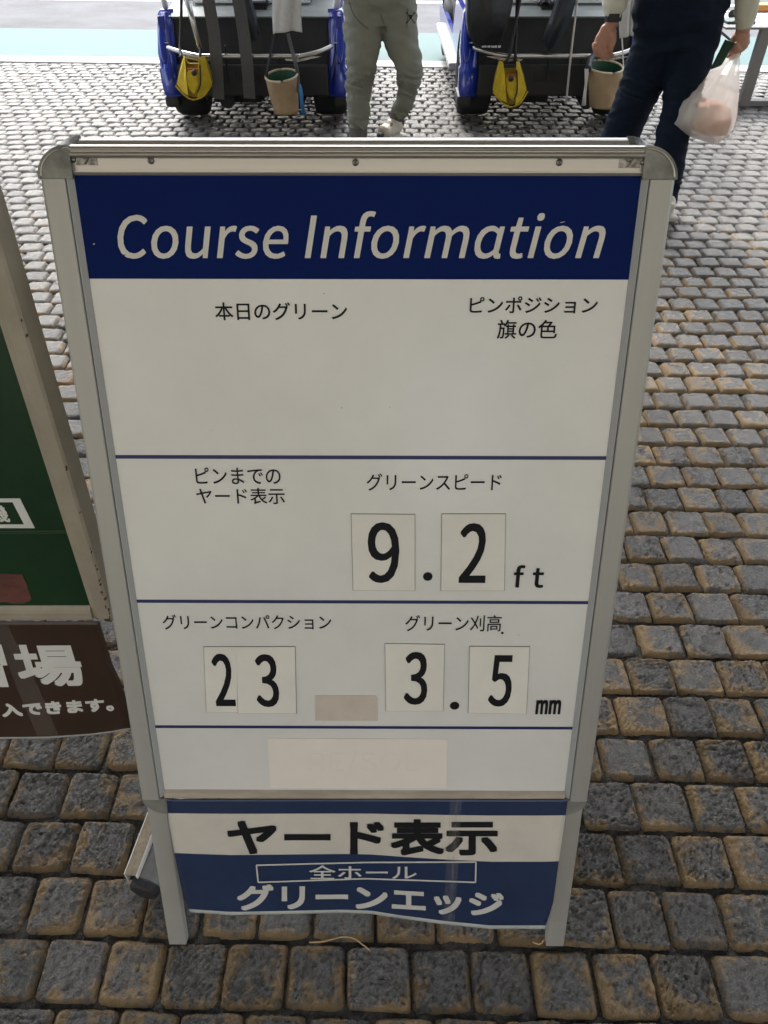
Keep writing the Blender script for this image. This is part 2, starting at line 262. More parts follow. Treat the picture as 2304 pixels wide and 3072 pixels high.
ホ 1000|342,380 -70,34 -37,-66 -48,-72 -53,-68 -53,-55 69,-47 48,57 54,71 50,76;760,414 -68,-37 43,-57 46,-70 43,-73 35,-66 74,41 -36,62 -45,72 -48,70;112,616 0,-85 27,3 29,1 30,0 277,0 0,-8 0,-443 -4,-22 -13,-12 -22,-4 -31,1 -40,4 -44,6 7,-79 46,-4 50,-2 46,-1 50,9 27,26 9,44 0,477 0,8 265,0 26,0 28,-1 27,-2 0,83 -27,-2 -28,-2 -27,-1 -264,0 0,103 1,25 3,26 2,20 -94,0 4,-20 2,-26 1,-25 0,-103 -278,0 -30,1 -28,2
ポ 1001|755,739 9,32 22,23 32,9 33,-9 23,-23 9,-32 -9,-32 -23,-23 -33,-9 -32,9 -22,23;709,739 15,-55 39,-39 55,-15 56,15 39,39 15,55 -15,55 -39,40 -56,15 -55,-15 -39,-40;322,367 -70,34 -37,-66 -48,-72 -54,-68 -52,-56 69,-46 48,57 53,71 51,76;740,400 -68,-36 43,-57 46,-70 43,-73 35,-66 74,41 -36,62 -45,72 -48,69;92,602 0,-84 27,2 29,1 29,0 278,0 0,-7 0,-82 1,-137 0,-139 -1,-86 -4,-21 -13,-13 -22,-4 -32,1 -40,4 -43,7 7,-80 45,-4 51,-2 46,-1 49,9 28,27 9,44 0,477 0,7 265,0 26,0 28,0 27,-2 0,83 -27,-2 -28,-2 -27,-1 -264,0 0,102 1,26 2,26 3,20 -94,0 4,-20 2,-26 1,-25 0,-103 -278,0 -30,1 -28,2
ヤ 1001|916,631 -56,40 -21,-8 -24,-6 -58,-12 -102,-20 -128,-24 -133,-26 -39,142 -8,29 -6,26 -3,22 -92,-22 9,-18 9,-24 10,-33 38,-137 -148,-28 -34,-4 -32,-4 -34,-4 22,-85 36,8 56,12 72,14 82,17 122,-448 7,-28 6,-29 5,-25 93,22 -9,26 -9,28 -8,24 -19,68 -31,109 -36,132 -38,138 382,75 -37,-57 -53,-68 -62,-69 -63,-58 81,-39 68,74 72,91 65,95
ョ 1000|211,62 0,-80 22,1 29,0 32,1 402,0 -1,-40 79,0 -1,17 0,19 -1,18 0,498 0,19 1,18 0,14 -16,-1 -22,-1 -23,0 -387,0 -34,1 -39,1 -29,2 0,-78 29,1 39,2 34,0 371,0 0,-166 -362,0 -34,1 -31,1 -24,1 0,-77 25,1 31,1 34,0 361,0 0,-178 -403,0 -33,1 -28,1
リ 1001|776,759 -94,0 3,-26 2,-29 0,-32 0,-158 -3,-123 -11,-94 -25,-73 -44,-63 -50,-47 -58,-37 -63,-28 -68,-21 65,-69 59,22 63,31 62,41 54,52 47,66 33,79 19,108 6,152 0,162 1,32 1,29;312,751 -91,0 2,-23 1,-26 1,-23 0,-333 -1,-30 -2,-27 -2,-20 92,0 -2,22 -1,27 -1,27 0,334 1,25 1,25
ル 1001|524,21 53,-44 14,11 20,12 90,51 92,65 86,76 73,85 -47,68 -65,-80 -75,-70 -78,-56 -74,-40 0,577 1,35 2,25 1,14 -92,0 2,-14 2,-25 1,-35 0,-599 0,-20 -2,-19;66,26 75,-50 59,57 51,66 40,73 28,78 16,93 10,116 4,117 1,99 1,30 2,25 2,17 -92,0 4,-21 2,-24 1,-28 -1,-97 -3,-111 -9,-108 -17,-86 -28,-71 -39,-66 -49,-59
ン 1000|227,733 -57,-61 63,-46 71,-58 66,-57 49,-48 63,63 -53,50 -69,57 -71,56;141,63 53,-82 117,28 104,38 92,43 80,46 107,78 92,89 77,94 60,95 -48,85 -55,-96 -76,-98 -94,-93 -109,-81 -78,-44 -92,-41 -107,-35
ー 1000|102,433 0,-98 38,3 47,1 54,1 549,0 44,-1 37,-2 26,-2 0,98 -26,-2 -36,-2 -46,-1 -548,0 -54,1 -48,2
入 1000|295,755 47,-36 42,-40 38,-42 34,-46 -60,-198 -87,-167 -117,-136 -151,-103 24,-18 25,-23 20,-19 139,101 112,127 89,154 67,182 78,-155 83,-153 104,-140 145,-113 9,28 14,31 14,26 -193,177 -123,214 -121,219 -186,194
全 1001|493,851 -90,-116 -113,-107 -128,-92 -136,-74 19,-18 19,-22 14,-21 40,21 40,23 39,24 0,-65 264,0 0,-156 -258,0 0,-67 258,0 0,-165 -385,0 0,-68 853,0 0,68 -390,0 0,165 270,0 0,67 -270,0 0,156 270,0 0,66 38,-25 39,-24 39,-24 14,23 19,22 19,18 -119,68 -113,77 -105,88 -98,101 17,26;200,471 83,59 79,64 73,71 65,74 73,-77 75,-70 78,-63 81,-58
刈 1001|616,668 0,-465 74,0 0,465;831,837 0,-810 -5,-18 -21,-6 -34,-1 -55,1 -67,1 12,-26 10,-29 6,-26 77,1 61,3 44,10 28,17 15,29 4,45 0,809;56,681 61,-74 60,-79 60,-81 58,-83 -55,-97 -62,-88 -67,-80 -75,-70 22,-16 24,-19 18,-16 68,68 63,76 57,83 53,89 40,-62 36,-60 31,-56 26,-52 62,49 -30,58 -37,63 -42,67 -47,70 44,99 39,104 35,109 32,114 -74,13 -26,-97 -29,-94 -33,-91 -36,-87 -54,73 -55,73 -56,70 -56,66
場 1001|497,621 322,0 0,-79 -322,0;497,754 322,0 0,-79 -322,0;429,810 0,-325 460,0 0,325;331,429 0,-65 140,0 -40,-59 -48,-54 -54,-48 -58,-40 18,-14 19,-17 15,-15 45,34 44,38 42,43 101,0 -47,-67 -55,-63 -61,-54 -63,-42 18,-14 18,-16 14,-17 70,53 68,67 60,75 47,78 97,0 -37,-80 -47,-76 -54,-66 -60,-51 21,-12 19,-15 16,-16 63,60 56,77 49,88 36,91 78,0 -10,-102 -10,-70 -12,-45 -13,-23 -12,-9 -18,-2 -20,0 -29,2 -36,3 9,-20 6,-22 2,-20 39,-1 34,0 26,1 22,3 19,8 17,14 19,32 15,58 13,92 12,133 2,30 -433,0 16,23 14,23 13,24 415,0 0,65;34,178 29,-75 67,33 74,36 78,39 77,38 -16,66 -102,-46 0,283 108,0 0,72 -108,0 0,208 -71,0 0,-208 -117,0 0,-72 117,0 0,-315 -50,-22 -46,-20
旗 1000|148,820 28,-48 25,-50 19,-45 67,25 -20,43 -26,49 -30,46;567,107 -30,-41 -38,-39 -41,-35 -44,-31 19,-13 19,-17 16,-15 45,35 45,42 42,45 34,47;720,72 45,-38 44,-41 40,-40 31,-36 55,42 -32,35 -41,39 -45,40 -45,36;496,843 -20,-64 -26,-61 -31,-56 -36,-50 0,63 -342,0 0,-67 101,0 -5,-185 -15,-176 -32,-156 -56,-125 20,-13 19,-17 15,-17 48,97 33,115 21,130 12,139 106,0 -6,-171 -7,-115 -9,-70 -11,-33 -11,-11 -15,-2 -18,0 -26,1 -30,2 8,-21 7,-24 3,-22 33,-2 30,0 24,2 21,5 18,10 15,17 16,42 11,83 8,138 7,206 1,34 -39,0 -133,1 4,138 170,0 -14,-16 -15,-16 19,-14 20,-17 15,-15 35,41 33,47 29,52 442,0 0,64 -413,0 13,31 11,31 9,32;783,627 0,-65 -200,0 0,65 -67,0 0,-65 -63,0 0,-63 63,0 0,-313 -109,0 0,-63 547,0 0,63 -104,0 0,313 77,0 0,63 -77,0 0,65;583,499 200,0 0,-66 -200,0;583,381 200,0 0,-70 -200,0;583,259 200,0 0,-73 -200,0
日 1000|253,352 499,0 0,-281 -499,0;253,426 0,271 499,0 0,-271;176,772 0,-841 77,0 0,65 499,0 0,-60 80,0 0,836
本 1001|460,839 0,-210 -395,0 0,-76 302,0 -64,-125 -78,-115 -91,-98 -97,-75 20,-18 19,-22 16,-21 105,88 96,113 84,130 67,143 16,0 0,-370 -234,0 0,-76 234,0 0,-187 79,0 0,187 233,0 0,76 -233,0 0,370 14,0 67,-143 83,-130 96,-112 107,-87 18,23 21,23 20,19 -101,74 -92,96 -80,114 -64,123 309,0 0,76 -398,0 0,210
機 1000|159,840 0,-193 -110,0 0,-70 100,0 -22,-101 -30,-102 -34,-91 -36,-74 12,-22 13,-26 9,-25 27,55 26,67 24,75 21,80 0,-492 62,0 0,499 21,-43 19,-41 13,-33 38,55 -25,42 -35,61 -31,49 0,67 83,0 0,70 -83,0 0,193;573,833 6,-141 9,-133 13,-123 16,-113 -153,0 0,60 -65,0 0,-60 -77,0 0,-61 76,0 -10,-73 -25,-76 -45,-74 -70,-69 17,-13 18,-18 14,-16 56,53 43,59 31,62 20,62 41,-36 37,-35 29,-30 47,45 -39,39 -50,43 -52,41 3,36 165,0 17,-68 19,-61 22,-54 -42,-31 -45,-28 -49,-25 -52,-22 15,-15 15,-17 11,-15 48,21 45,23 43,26 41,28 44,-53 53,-35 61,-15 37,11 31,46 23,88 -16,9 -19,14 -16,14 -10,-61 -13,-37 -19,-11 -38,11 -35,24 -31,38 37,36 33,39 29,42 24,44 -64,24 -24,-45 -30,-42 -36,-40 -16,41 -14,45 -13,51 242,0 0,61 -84,0 27,28 -29,24 -37,25 -38,23 -39,-36 31,-20 31,-22 27,-22 -144,0 -16,110 -13,123 -8,134 -6,143;702,407 12,4 22,5 39,7 111,15 12,-42 48,18 -13,45 -19,52 -23,52 -46,-14 9,-20 8,-22 8,-22 -104,-12 39,50 38,55 37,59 34,61 -56,22 -10,-23 -11,-22 -12,-23 -73,-7 30,48 29,54 25,56 -53,18 -26,-66 -29,-56 -20,-33 -17,-22 -17,-10 7,-18 7,-21 4,-16 14,5 31,7 58,9 -25,-40 -22,-31 -15,-21 -17,-22 -16,-15 -16,-7 7,-19 7,-22;342,387 21,8 52,9 109,15 10,-40 50,17 -12,45 -18,52 -21,52 -48,-13 9,-21 8,-22 7,-22 -101,-12 40,49 39,55 38,58 36,60 -54,20 -10,-21 -11,-22 -12,-21 -80,-9 26,40 26,43 25,46 23,47 -55,18 -30,-72 -33,-61 -22,-36 -14,-17 -12,-13 -12,-6 7,-18 6,-20 4,-16 15,5 33,7 61,10 -27,-41 -24,-32 -16,-21 -18,-22 -17,-15 -16,-8 7,-18 7,-20
示 1000|234,351 -38,-84 -47,-79 -54,-72 -60,-60 23,-13 25,-17 21,-15 59,65 56,77 50,86 42,91;684,320 54,-77 51,-82 42,-81 28,-70 75,34 -30,70 -44,79 -52,81 -55,75;149,766 0,-74 704,0 0,74;60,523 0,-74 401,0 0,-430 -5,-16 -19,-5 -33,-1 -54,1 -66,2 12,-26 9,-27 6,-26 79,1 61,3 43,9 29,17 15,26 4,41 0,431 399,0 0,74
習 1000|125,647 58,-21 56,-26 45,-26 33,54 -45,24 -57,24 -57,19;542,640 63,-20 62,-24 49,-25 32,56 -50,23 -62,23 -62,18;260,117 487,0 0,-101 -487,0;260,177 0,97 487,0 0,-97;94,795 0,-64 297,0 0,-134 -85,-37 -83,-35 -76,-31 -65,-25 27,-62 64,28 70,32 74,33 74,34 0,-132 60,0 -9,-22 -10,-23 -11,-23 -236,0 0,-417 75,0 0,40 487,0 0,-40 78,0 0,417 -330,0 15,25 15,27 14,27 -78,15 0,367;512,792 0,-64 308,0 0,-124 -84,-37 -81,-35 -75,-31 -64,-26 30,-61 274,131 0,-152 68,0 0,399
色 1001|474,492 0,-173 -231,0 0,173;547,492 239,0 0,-173 -239,0;598,685 -31,-43 -36,-41 -37,-38 -265,0 38,39 36,41 34,42;354,843 -61,-98 -77,-90 -86,-79 -91,-65 16,-22 15,-26 11,-22 30,21 30,23 29,24 0,-428 10,-72 34,-44 65,-22 99,-6 387,0 92,9 56,33 33,62 17,97 -24,6 -26,10 -23,12 -10,-81 -20,-48 -36,-25 -60,-6 -391,0 -82,6 -39,22 -9,46 0,167 543,0 0,-45 75,0 0,361 -276,0 35,38 34,40 31,41 27,40 -49,35 -15,-5 -265,0 14,22 13,22 12,22
表 1000|252,-79 24,12 50,19 98,32 167,54 -4,20 -5,23 -3,23 -244,-73 0,220 44,32 41,32 38,35 34,35 70,-146 94,-122 119,-96 142,-67 14,22 18,23 18,20 -71,25 -66,33 -61,39 -55,46 49,32 50,34 49,37 46,37 -62,44 -37,-34 -44,-36 -46,-36 -47,-33 -31,41 -29,43 -24,46 -22,48 368,0 0,65 -398,0 0,89 322,0 0,62 -322,0 0,85 366,0 0,65 -366,0 0,89 -76,0 0,-89 -355,0 0,-65 355,0 0,-85 -304,0 0,-62 304,0 0,-89 -395,0 0,-65 332,0 -79,-62 -91,-56 -96,-47 -95,-37 17,-18 18,-22 15,-21 57,23 58,27 57,31 0,-148 -6,-33 -15,-21 -18,-12 13,-21 12,-25
購 1000|132,151 -17,-54 -24,-51 -28,-47 -32,-40 19,-12 22,-15 17,-13 33,45 30,53 27,58 21,61;258,127 32,-54 28,-56 21,-49 59,29 -21,48 -29,55 -33,52;149,553 150,0 0,-129 -150,0;149,365 150,0 0,-131 -150,0;149,740 150,0 0,-128 -150,0;83,802 0,-630 283,0 0,630;445,399 0,-256 -64,0 0,-57 64,0 0,-167 68,0 0,167 319,0 0,-88 -4,-13 -15,-4 -23,0 -41,0 -50,1 9,-19 8,-22 5,-20 64,0 48,2 33,8 21,14 10,22 3,31 0,88 61,0 0,57 -61,0 0,256 -198,0 0,58 255,0 0,57 -144,0 0,67 106,0 0,55 -106,0 0,60 122,0 0,57 -122,0 0,86 -68,0 0,-86 -149,0 0,86 -67,0 0,-86 -121,0 0,-57 121,0 0,-60 -95,0 0,-55 95,0 0,-67 -144,0 0,-57 251,0 0,-58;596,696 149,0 0,-60 -149,0;596,514 0,67 149,0 0,-67;636,143 -123,0 0,75 123,0;702,143 0,75 130,0 0,-75;636,342 0,-72 -123,0 0,72;702,342 130,0 0,-72 -130,0
高 1000|286,559 433,0 0,-91 -433,0;211,614 0,-201 586,0 0,201;441,826 29,-90 -411,0 0,-66 878,0 0,66 -384,0 -12,35 -14,37 -14,35;96,357 0,-436 72,0 0,373 662,0 0,-295 -4,-12 -13,-3 -22,0 -37,0 -43,1 10,-18 8,-20 6,-19 58,0 44,2 32,7 22,13 11,19 3,31 0,357;281,235 0,-256 71,0 0,50 354,0 0,206;352,179 286,0 0,-94 -286,0
'''
# ------------------------------------------------------------------ lettering: glyph outlines
GLY = {}
for ln in GLYPHS.strip('\n').split('\n'):
    ch = ln[0]; head, _, body = ln[2:].partition('|')
    sp = []
    for s in body.split(';'):
        x = y = 0; pts = []
        for q in s.split():
            a, b = q.split(','); x += int(a); y += int(b); pts.append((x / 1000, y / 1000))
        if len(pts) > 2: sp.append(pts)
    GLY[ch] = (int(head) / 1000, sp)
LAY = 1.2e-5
def text_mesh(s, width, height, shear=0.0, bold=0.0, track=0.0, mono=None):
    """outline text filling a width x height box from (0,0); returns bmesh in the xy plane"""
    x = 0; runs = []
    for ch in s:
        if ch == ' ': x += .22; continue
        adv, sp = GLY[ch]
        if mono: 
            cx = [p[0] for q in sp for p in q]; dx = x + (mono - (max(cx) + min(cx))) / 2 
            if max(cx) - min(cx) == 0: dx = x
        else: dx = x
        for q in sp: runs.append([(a + dx + shear * b, b) for a, b in q])
        x += (mono if mono else adv) + track
    xs = [p[0] for q in runs for p in q]; ys = [p[1] for q in runs for p in q]
    sx = width / (max(xs) - min(xs)); sy = height / (max(ys) - min(ys)); x0, y0 = min(xs), min(ys)
    cu = bpy.data.curves.new('t', 'CURVE'); cu.dimensions = '2D'; cu.fill_mode = 'BOTH'
    for q in runs:
        sp = cu.splines.new('POLY'); sp.points.add(len(q) - 1); sp.use_cyclic_u = True
        for i, (a, b) in enumerate(q): sp.points[i].co = ((a - x0) * sx, (b - y0) * sy, 0, 1)
    o = bpy.data.objects.new('t', cu); COL.objects.link(o)
    me = bpy.data.meshes.new_from_object(o.evaluated_get(bpy.context.evaluated_depsgraph_get()))
    bpy.data.objects.remove(o); bpy.data.curves.remove(cu)
    bm = bmesh.new()
    off = [(0, 0)] + ([(bold * a, bold * b) for a, b in ((-1, -1), (1, -1), (1, 1), (-1, 1), (1, 0), (-1, 0), (0, 1), (0, -1))] if bold else [])
    for i, (dx, dy) in enumerate(off):               # a heavier weight: the outline spread in eight directions
        t = bmesh.new(); t.from_mesh(me)
        merge(bm, t, lambda c: Vector((c.x + dx, c.y + dy, i * LAY)))
    bpy.data.meshes.remove(me)
    return bm
def merge(bm, other, fn=None, mi=0):
    mp = {}
    for v in other.verts: mp[v] = bm.verts.new(fn(v.co) if fn else v.co)
    for f in other.faces:
        try: bm.faces.new([mp[v] for v in f.verts]).material_index = mi
        except ValueError: pass
    other.free()

# ------------------------------------------------------------------ setting: paving, road, canopy
def stone_material():
    m = bpy.data.materials.new('paving_stone'); m.use_nodes = True
    n = m.node_tree.nodes; l = m.node_tree.links; b = n['Principled BSDF']
    def N(t, **k):
        q = n.new(t)
        for a, v in k.items(): q.inputs[a].default_value = v
        return q
    tc = N('ShaderNodeTexCoord')
    wear = n.new('ShaderNodeAttribute'); wear.attribute_name = 'wear'
    tone = n.new('ShaderNodeAttribute'); tone.attribute_name = 'tone'
    n1 = N('ShaderNodeTexNoise', Scale=70.0, Detail=6.0, Roughness=.7); l.new(tc.outputs['Object'], n1.inputs['Vector'])
    n2 = N('ShaderNodeTexNoise', Scale=420.0, Detail=4.0, Roughness=.7); l.new(tc.outputs['Object'], n2.inputs['Vector'])
    a = n.new('ShaderNodeMath'); a.operation = 'MULTIPLY_ADD'; a.inputs[1].default_value = .75; l.new(n1.outputs['Fac'], a.inputs[0]); l.new(wear.outputs['Fac'], a.inputs[2])
    rp = n.new('ShaderNodeValToRGB'); e = rp.color_ramp.elements
    e[0].position = .56; e[0].color = (0, 0, 0, 1); e[1].position = 1.02; e[1].color = (1, 1, 1, 1); l.new(a.outputs[0], rp.inputs[0])
    sl = n.new('ShaderNodeMixRGB'); sl.inputs[1].default_value = (.072, .068, .062, 1); sl.inputs[2].default_value = (.200, .190, .174, 1); l.new(n2.outputs['Fac'], sl.inputs[0])
    tn = n.new('ShaderNodeMixRGB'); tn.inputs[1].default_value = (.20, .130, .058, 1); tn.inputs[2].default_value = (.41, .285, .145, 1); l.new(n2.outputs['Fac'], tn.inputs[0])
    mx = n.new('ShaderNodeMixRGB'); l.new(rp.outputs[0], mx.inputs[0]); l.new(sl.outputs[0], mx.inputs[1]); l.new(tn.outputs[0], mx.inputs[2])
    hv = N('ShaderNodeHueSaturation'); l.new(mx.outputs[0], hv.inputs['Color']); l.new(tone.outputs['Fac'], hv.inputs['Value'])
    l.new(hv.outputs[0], b.inputs['Base Color'])
    rr = N('ShaderNodeMapRange'); rr.inputs[3].default_value = .20; rr.inputs[4].default_value = .55; l.new(rp.outputs[0], rr.inputs[0]); l.new(rr.outputs[0], b.inputs['Roughness'])
    n3 = N('ShaderNodeTexNoise', Scale=240.0, Detail=7.0, Roughness=.70); l.new(tc.outputs['Object'], n3.inputs['Vector'])
    bp = N('ShaderNodeBump', Strength=1.0, Distance=.009); l.new(n3.outputs['Fac'], bp.inputs['Height']); l.new(bp.outputs[0], b.inputs['Normal'])
    return m

SLOPE = .0214                       # the courses run slightly askew to the view
SW, SD = .100, .098
ROW0 = .3725                        # near edge of the course the sign's feet stand on
PH = {0: (1803, 3040), 1: (1849, 2840), 2: (1887, 2655), 3: (1764, 2485), 4: (1975, 2335), 5: (1867, 2194), 6: (1903, 2064),
      7: (1935, 1952), 8: (1966, 1851), 9: (1986, 1753)}
def paving():
    Vs, Fs, We, To = [], [], [], []; base = 0
    ph = 0.0
    groups = {}
    for k in range(-4, 68):
        yr = ROW0 + SD * (k - 1)                 # near edge at X = 0
        if k in PH: ph = gnd(PH[k][0] / K, PH[k][1] / K).x
        else: ph = ph + SW * (.5 + rng.uniform(-.14, .14))
        yc = yr + SD / 2
        half = 1.0 + .62 * max(yc, 0)
        i0 = int(math.floor((-half - ph) / SW)); i1 = int(math.ceil((half - ph) / SW))
        n = 40 if yc < .95 else 22 if yc < 1.7 else 12 if yc < 3 else 7
        edges = ph + SW * np.arange(i0, i1 + 1) + rng.normal(0, .0028, i1 - i0 + 1)
        for i in range(len(edges) - 1):
            xc = (edges[i] + edges[i + 1]) / 2; wx = (edges[i + 1] - edges[i]) / 2
            y_mid = yc - SLOPE * xc
            if k > 62 and y_mid + SD / 2 > 6.90 - .061 * xc: continue
            groups.setdefault(n, []).append((xc, y_mid, wx - .0010 - rng.uniform(0, .0012) - .0016 * (n < 18), SD / 2 - .0024 - rng.uniform(0, .0014) - .0016 * (n < 18)))
    for n, L in groups.items():
        A = np.array(L); m = len(A)
        g = np.linspace(-1, 1, n); g = np.sign(g) * (1 - (1 - np.abs(g)) ** 1.7)
        S, T = np.meshgrid(g, g)                          # T rows = y
        S = S[None]; T = T[None]
        cx, cy, hx, hy = [A[:, j][:, None, None] for j in range(4)]
        jit = rng.normal(0, .0013, (m, 8))[:, :, None, None]
        c00, c10, c01, c11 = (1 - S) * (1 - T) / 4, (1 + S) * (1 - T) / 4, (1 - S) * (1 + T) / 4, (1 + S) * (1 + T) / 4
        X = cx + hx * S * (1 - .035 * T ** 8) + jit[:, 0] * c00 + jit[:, 1] * c10 + jit[:, 2] * c01 + jit[:, 3] * c11
        Y = cy + hy * T * (1 - .035 * S ** 8) - SLOPE * (X - cx) + jit[:, 4] * c00 + jit[:, 5] * c10 + jit[:, 6] * c01 + jit[:, 7] * c11
        idn = (np.arange(m)[:, None, None] * 17 % 977).astype(float) + n * 3.3
        wob = (vnoise(X * 55 + idn, Y * 55, 3) - .5)
        X = X + wob * .0012 * np.abs(S) ** 3; Y = Y + (vnoise(X * 55, Y * 55 + idn, 4) - .5) * .0012 * np.abs(T) ** 3
        E = (np.abs(S) ** 12 + np.abs(T) ** 12) ** (1 / 12.)
        st = rng.uniform(.80, .91, (m, 1, 1))
        q = np.clip((E - st) / (1.06 - st), 0, 1)
        drop = (.0180 if n > 15 else .0215) * q ** 1.25
        big = vnoise(X * 60 + idn, Y * 60, 1) - .5; mid = vnoise(X * 170 + idn, Y * 170 + idn, 2) - .5; fine = vnoise(X * 420, Y * 420 + idn, 5) - .5
        kind = rng.uniform(0, 1, (m, 1, 1))
        ang = rng.uniform(0, 2 * pi, (m, 1, 1)); dist = rng.uniform(.05, .25, (m, 1, 1))
        d = np.hypot(X - cx - dist * np.cos(ang), Y - cy - dist * np.sin(ang))
        rid = np.sin(d * 2 * pi / .0085 + 6 * big) * .0013 * (kind < .36) * (1 if n > 15 else 0)
        rough = rng.uniform(.6, 1.25, (m, 1, 1)) * (1 if n > 15 else .6)
        Z = -.002 + rng.normal(0, .0013, (m, 1, 1)) + rng.normal(0, .012, (m, 1, 1)) * (X - cx) + rng.normal(0, .012, (m, 1, 1)) * (Y - cy) \
            - drop + rough * (big * .0042 + mid * .0046 + fine * .0038) * (1 - .4 * q) + rid
        wearv = .56 * np.clip((E - .36) / .58, 0, 1) ** 1.5 - .10 * S - .08 * T + .75 * (vnoise(X * 42 + idn, Y * 42, 8) - .5) + .50 * (vnoise(X * 150 + idn, Y * 150, 9) - .5) + rng.uniform(-.24, .22, (m, 1, 1)) - .75 * np.clip((Y - 1.9) / 2.6, 0, 1)
        tone = rng.uniform(.72, 1.18, (m, 1, 1)) + 0 * X
        # tan lessens toward the road; tone differs at random per stone
        V = np.stack([X, Y, Z], -1).reshape(-1, 3)
        F = (grid_faces(n, n)[None] + (np.arange(m) * n * n)[:, None, None]).reshape(-1, 4) + base
        Vs.append(V); Fs.append(F); We.append(wearv.ravel()); To.append(tone.ravel()); base += len(V)
    me = np_mesh('cobble_paving', np.concatenate(Vs), np.concatenate(Fs), {'wear': np.concatenate(We), 'tone': np.concatenate(To)})
    return me
pav = struct(link('cobblestone_paving', paving(), stone_material()))

m_mortar = mat('mortar', (.075, .068, .056), .9, var=.6, vscale=90, bump=1.0, bscale=220)
def mortar_bed():
    xs = np.linspace(-1.9, 1.9, 480); ys = np.linspace(-.1, 1.9, 300)
    X, Y = np.meshgrid(xs, ys)
    Z = -.0175 + .0100 * np.clip(vnoise(X * 45, Y * 45, 21) * 1.5 - .55, 0, 1) + .003 * (vnoise(X * 160, Y * 160, 22) - .5)
    return np_mesh('mortar', np.stack([X, Y, Z], -1).reshape(-1, 3), grid_faces(300, 480))
struct(link('mortar_bed', mortar_bed(), m_mortar))
bm = bmesh.new(); box(bm, (-9, -8, -.10), (9, 7.0, -.0185)); struct(obj('forecourt_base', bm, m_mortar))

m_asph = mat('asphalt', (.098, .103, .113), .85, var=.4, vscale=1.2, bump=.5, bscale=180)
m_teal = mat('teal_road_paint', (.070, .138, .136), .8, var=.25, vscale=5, bump=.4, bscale=150, col2=(.078, .126, .128))
m_conc = mat('kerb_concrete', (.42, .42, .41), .85, var=.2, vscale=8, bump=.4, bscale=120)
RS = -.061
def strip(name, y0, y1, z, m, x=60, t=.2):
    bm = bmesh.new()
    vs = box(bm, (-x, y0, z - t), (x, y1, z))
    for v in vs: v.co.y += RS * v.co.x
    return struct(obj(name, bm, m))
strip('kerb_strip', 6.83, 7.06, .004, m_conc)
strip('asphalt_road', 7.02, 40, -.030, m_asph)
bm = bmesh.new(); vs = [bm.verts.new((x, y + RS * x, -.026)) for x, y in ((-60, 7.06), (60, 7.06), (60, 8.50), (-60, 8.50))]; bm.faces.new(vs)
struct(obj('green_lane_marking', bm, m_teal))
bm = bmesh.new(); vs = [bm.verts.new((x, y + RS * x, -.026)) for x, y in ((-60, 10.32), (60, 10.32), (60, 10.52), (-60, 10.52))]; bm.faces.new(vs)
struct(obj('white_lane_line', bm, mat('line_paint', (.5, .5, .49), .7, var=.2, vscale=20)))
bm = bmesh.new(); vs = [bm.verts.new((x, y, -.30)) for x, y in ((-900, -900), (900, -900), (900, 900), (-900, 900))]; bm.faces.new(vs)
struct(obj('grass_ground', bm, mat('grass', (.06, .09, .03), .9, var=.4, vscale=2)))

# unseen canopy over the forecourt, above and behind the camera, sized to keep the sky off the sign
m_ceil = mat('ceiling_plaster', (.45, .43, .39), .9, var=.05, vscale=2)
m_wall = mat('bounce_wall_render', (.235, .222, .186), .8, var=.15, vscale=3)
CZ, CY1, CY0, CX = 3.3, 4.7, -1.4, 6.5
bm = bmesh.new(); box(bm, (-CX, CY0, CZ), (CX, CY1, CZ + .45)); struct(obj('shade_canopy', bm, m_ceil))
bm = bmesh.new()                        # unseen wall added to bounce warm light; its gap mirrors sky in the panel
box(bm, (-14, -6.3, -.1), (.25, -6.0, 7.5)); box(bm, (1.35, -6.3, -.1), (14, -6.0, 7.5)); box(bm, (.25, -6.298, 2.25), (1.35, -6.002, 7.498))
struct(obj('bounce_wall', bm, m_wall))

# ------------------------------------------------------------------ materials of the signs
m_alu = mat('satin_aluminium', (.43, .42, .385), .42, metal=.3, var=.2, vscale=7, bump=.03, bscale=300, stretch=(1, .05, 1))
m_alu2 = mat('brushed_aluminium', (.50, .47, .43), .30, metal=.75, var=.12, vscale=40, bump=.05, bscale=200, stretch=(.03, 1, 1))
m_lip = mat('grey_plastic_lip', (.34, .345, .34), .5)
m_groove = mat('dark_groove', (.06, .058, .05), .8)
m_corner = mat('scuffed_zinc_corner', (.24, .24, .22), .38, metal=.7, var=.6, vscale=22, bump=.25, bscale=60)
m_cornerb = mat('grey_corner_plate', (.27, .27, .24), .5, metal=.3, var=.3, vscale=30)
m_screw = mat('dull_steel', (.30, .29, .27), .35, metal=.9, var=.5, vscale=200)
m_rubber = mat('black_rubber', (.018, .018, .02), .6)
m_dirt = mat('grimy_rail', (.42, .36, .28), .5, metal=.2, var=.3, vscale=9, stretch=(1, 6, 1))

def sheet_mat(name, col, rough, coat, var=.05, vs=9):
    m = mat(name, col, rough, var=var, vscale=vs, coat=coat, spec=.5, bump=.02, bscale=14)
    m.node_tree.nodes['Principled BSDF'].inputs['Coat Roughness'].default_value = .22
    return m
m_white = sheet_mat('white_laminate', (.745, .735, .69), .34, 1.0, .10, 3.5)
m_navy = sheet_mat('navy_vinyl', (.0008, .0115, .098), .36, .0, .1); m_navy.node_tree.nodes['Principled BSDF'].inputs['Specular IOR Level'].default_value = .06
m_line = mat('navy_ink', (.012, .018, .10), .45)
m_black = mat('black_ink', (.012, .012, .014), .5)
m_black.node_tree.nodes['Principled BSDF'].inputs['Specular IOR Level'].default_value = .12
m_cream = mat('cream_lettering', (.66, .635, .58), .45, var=.06, vscale=50)
m_card = mat('number_card_white', (.76, .73, .655), .5, var=.06, vscale=14)
m_cardshadow = mat('card_shadow', (.17, .155, .13), .7)
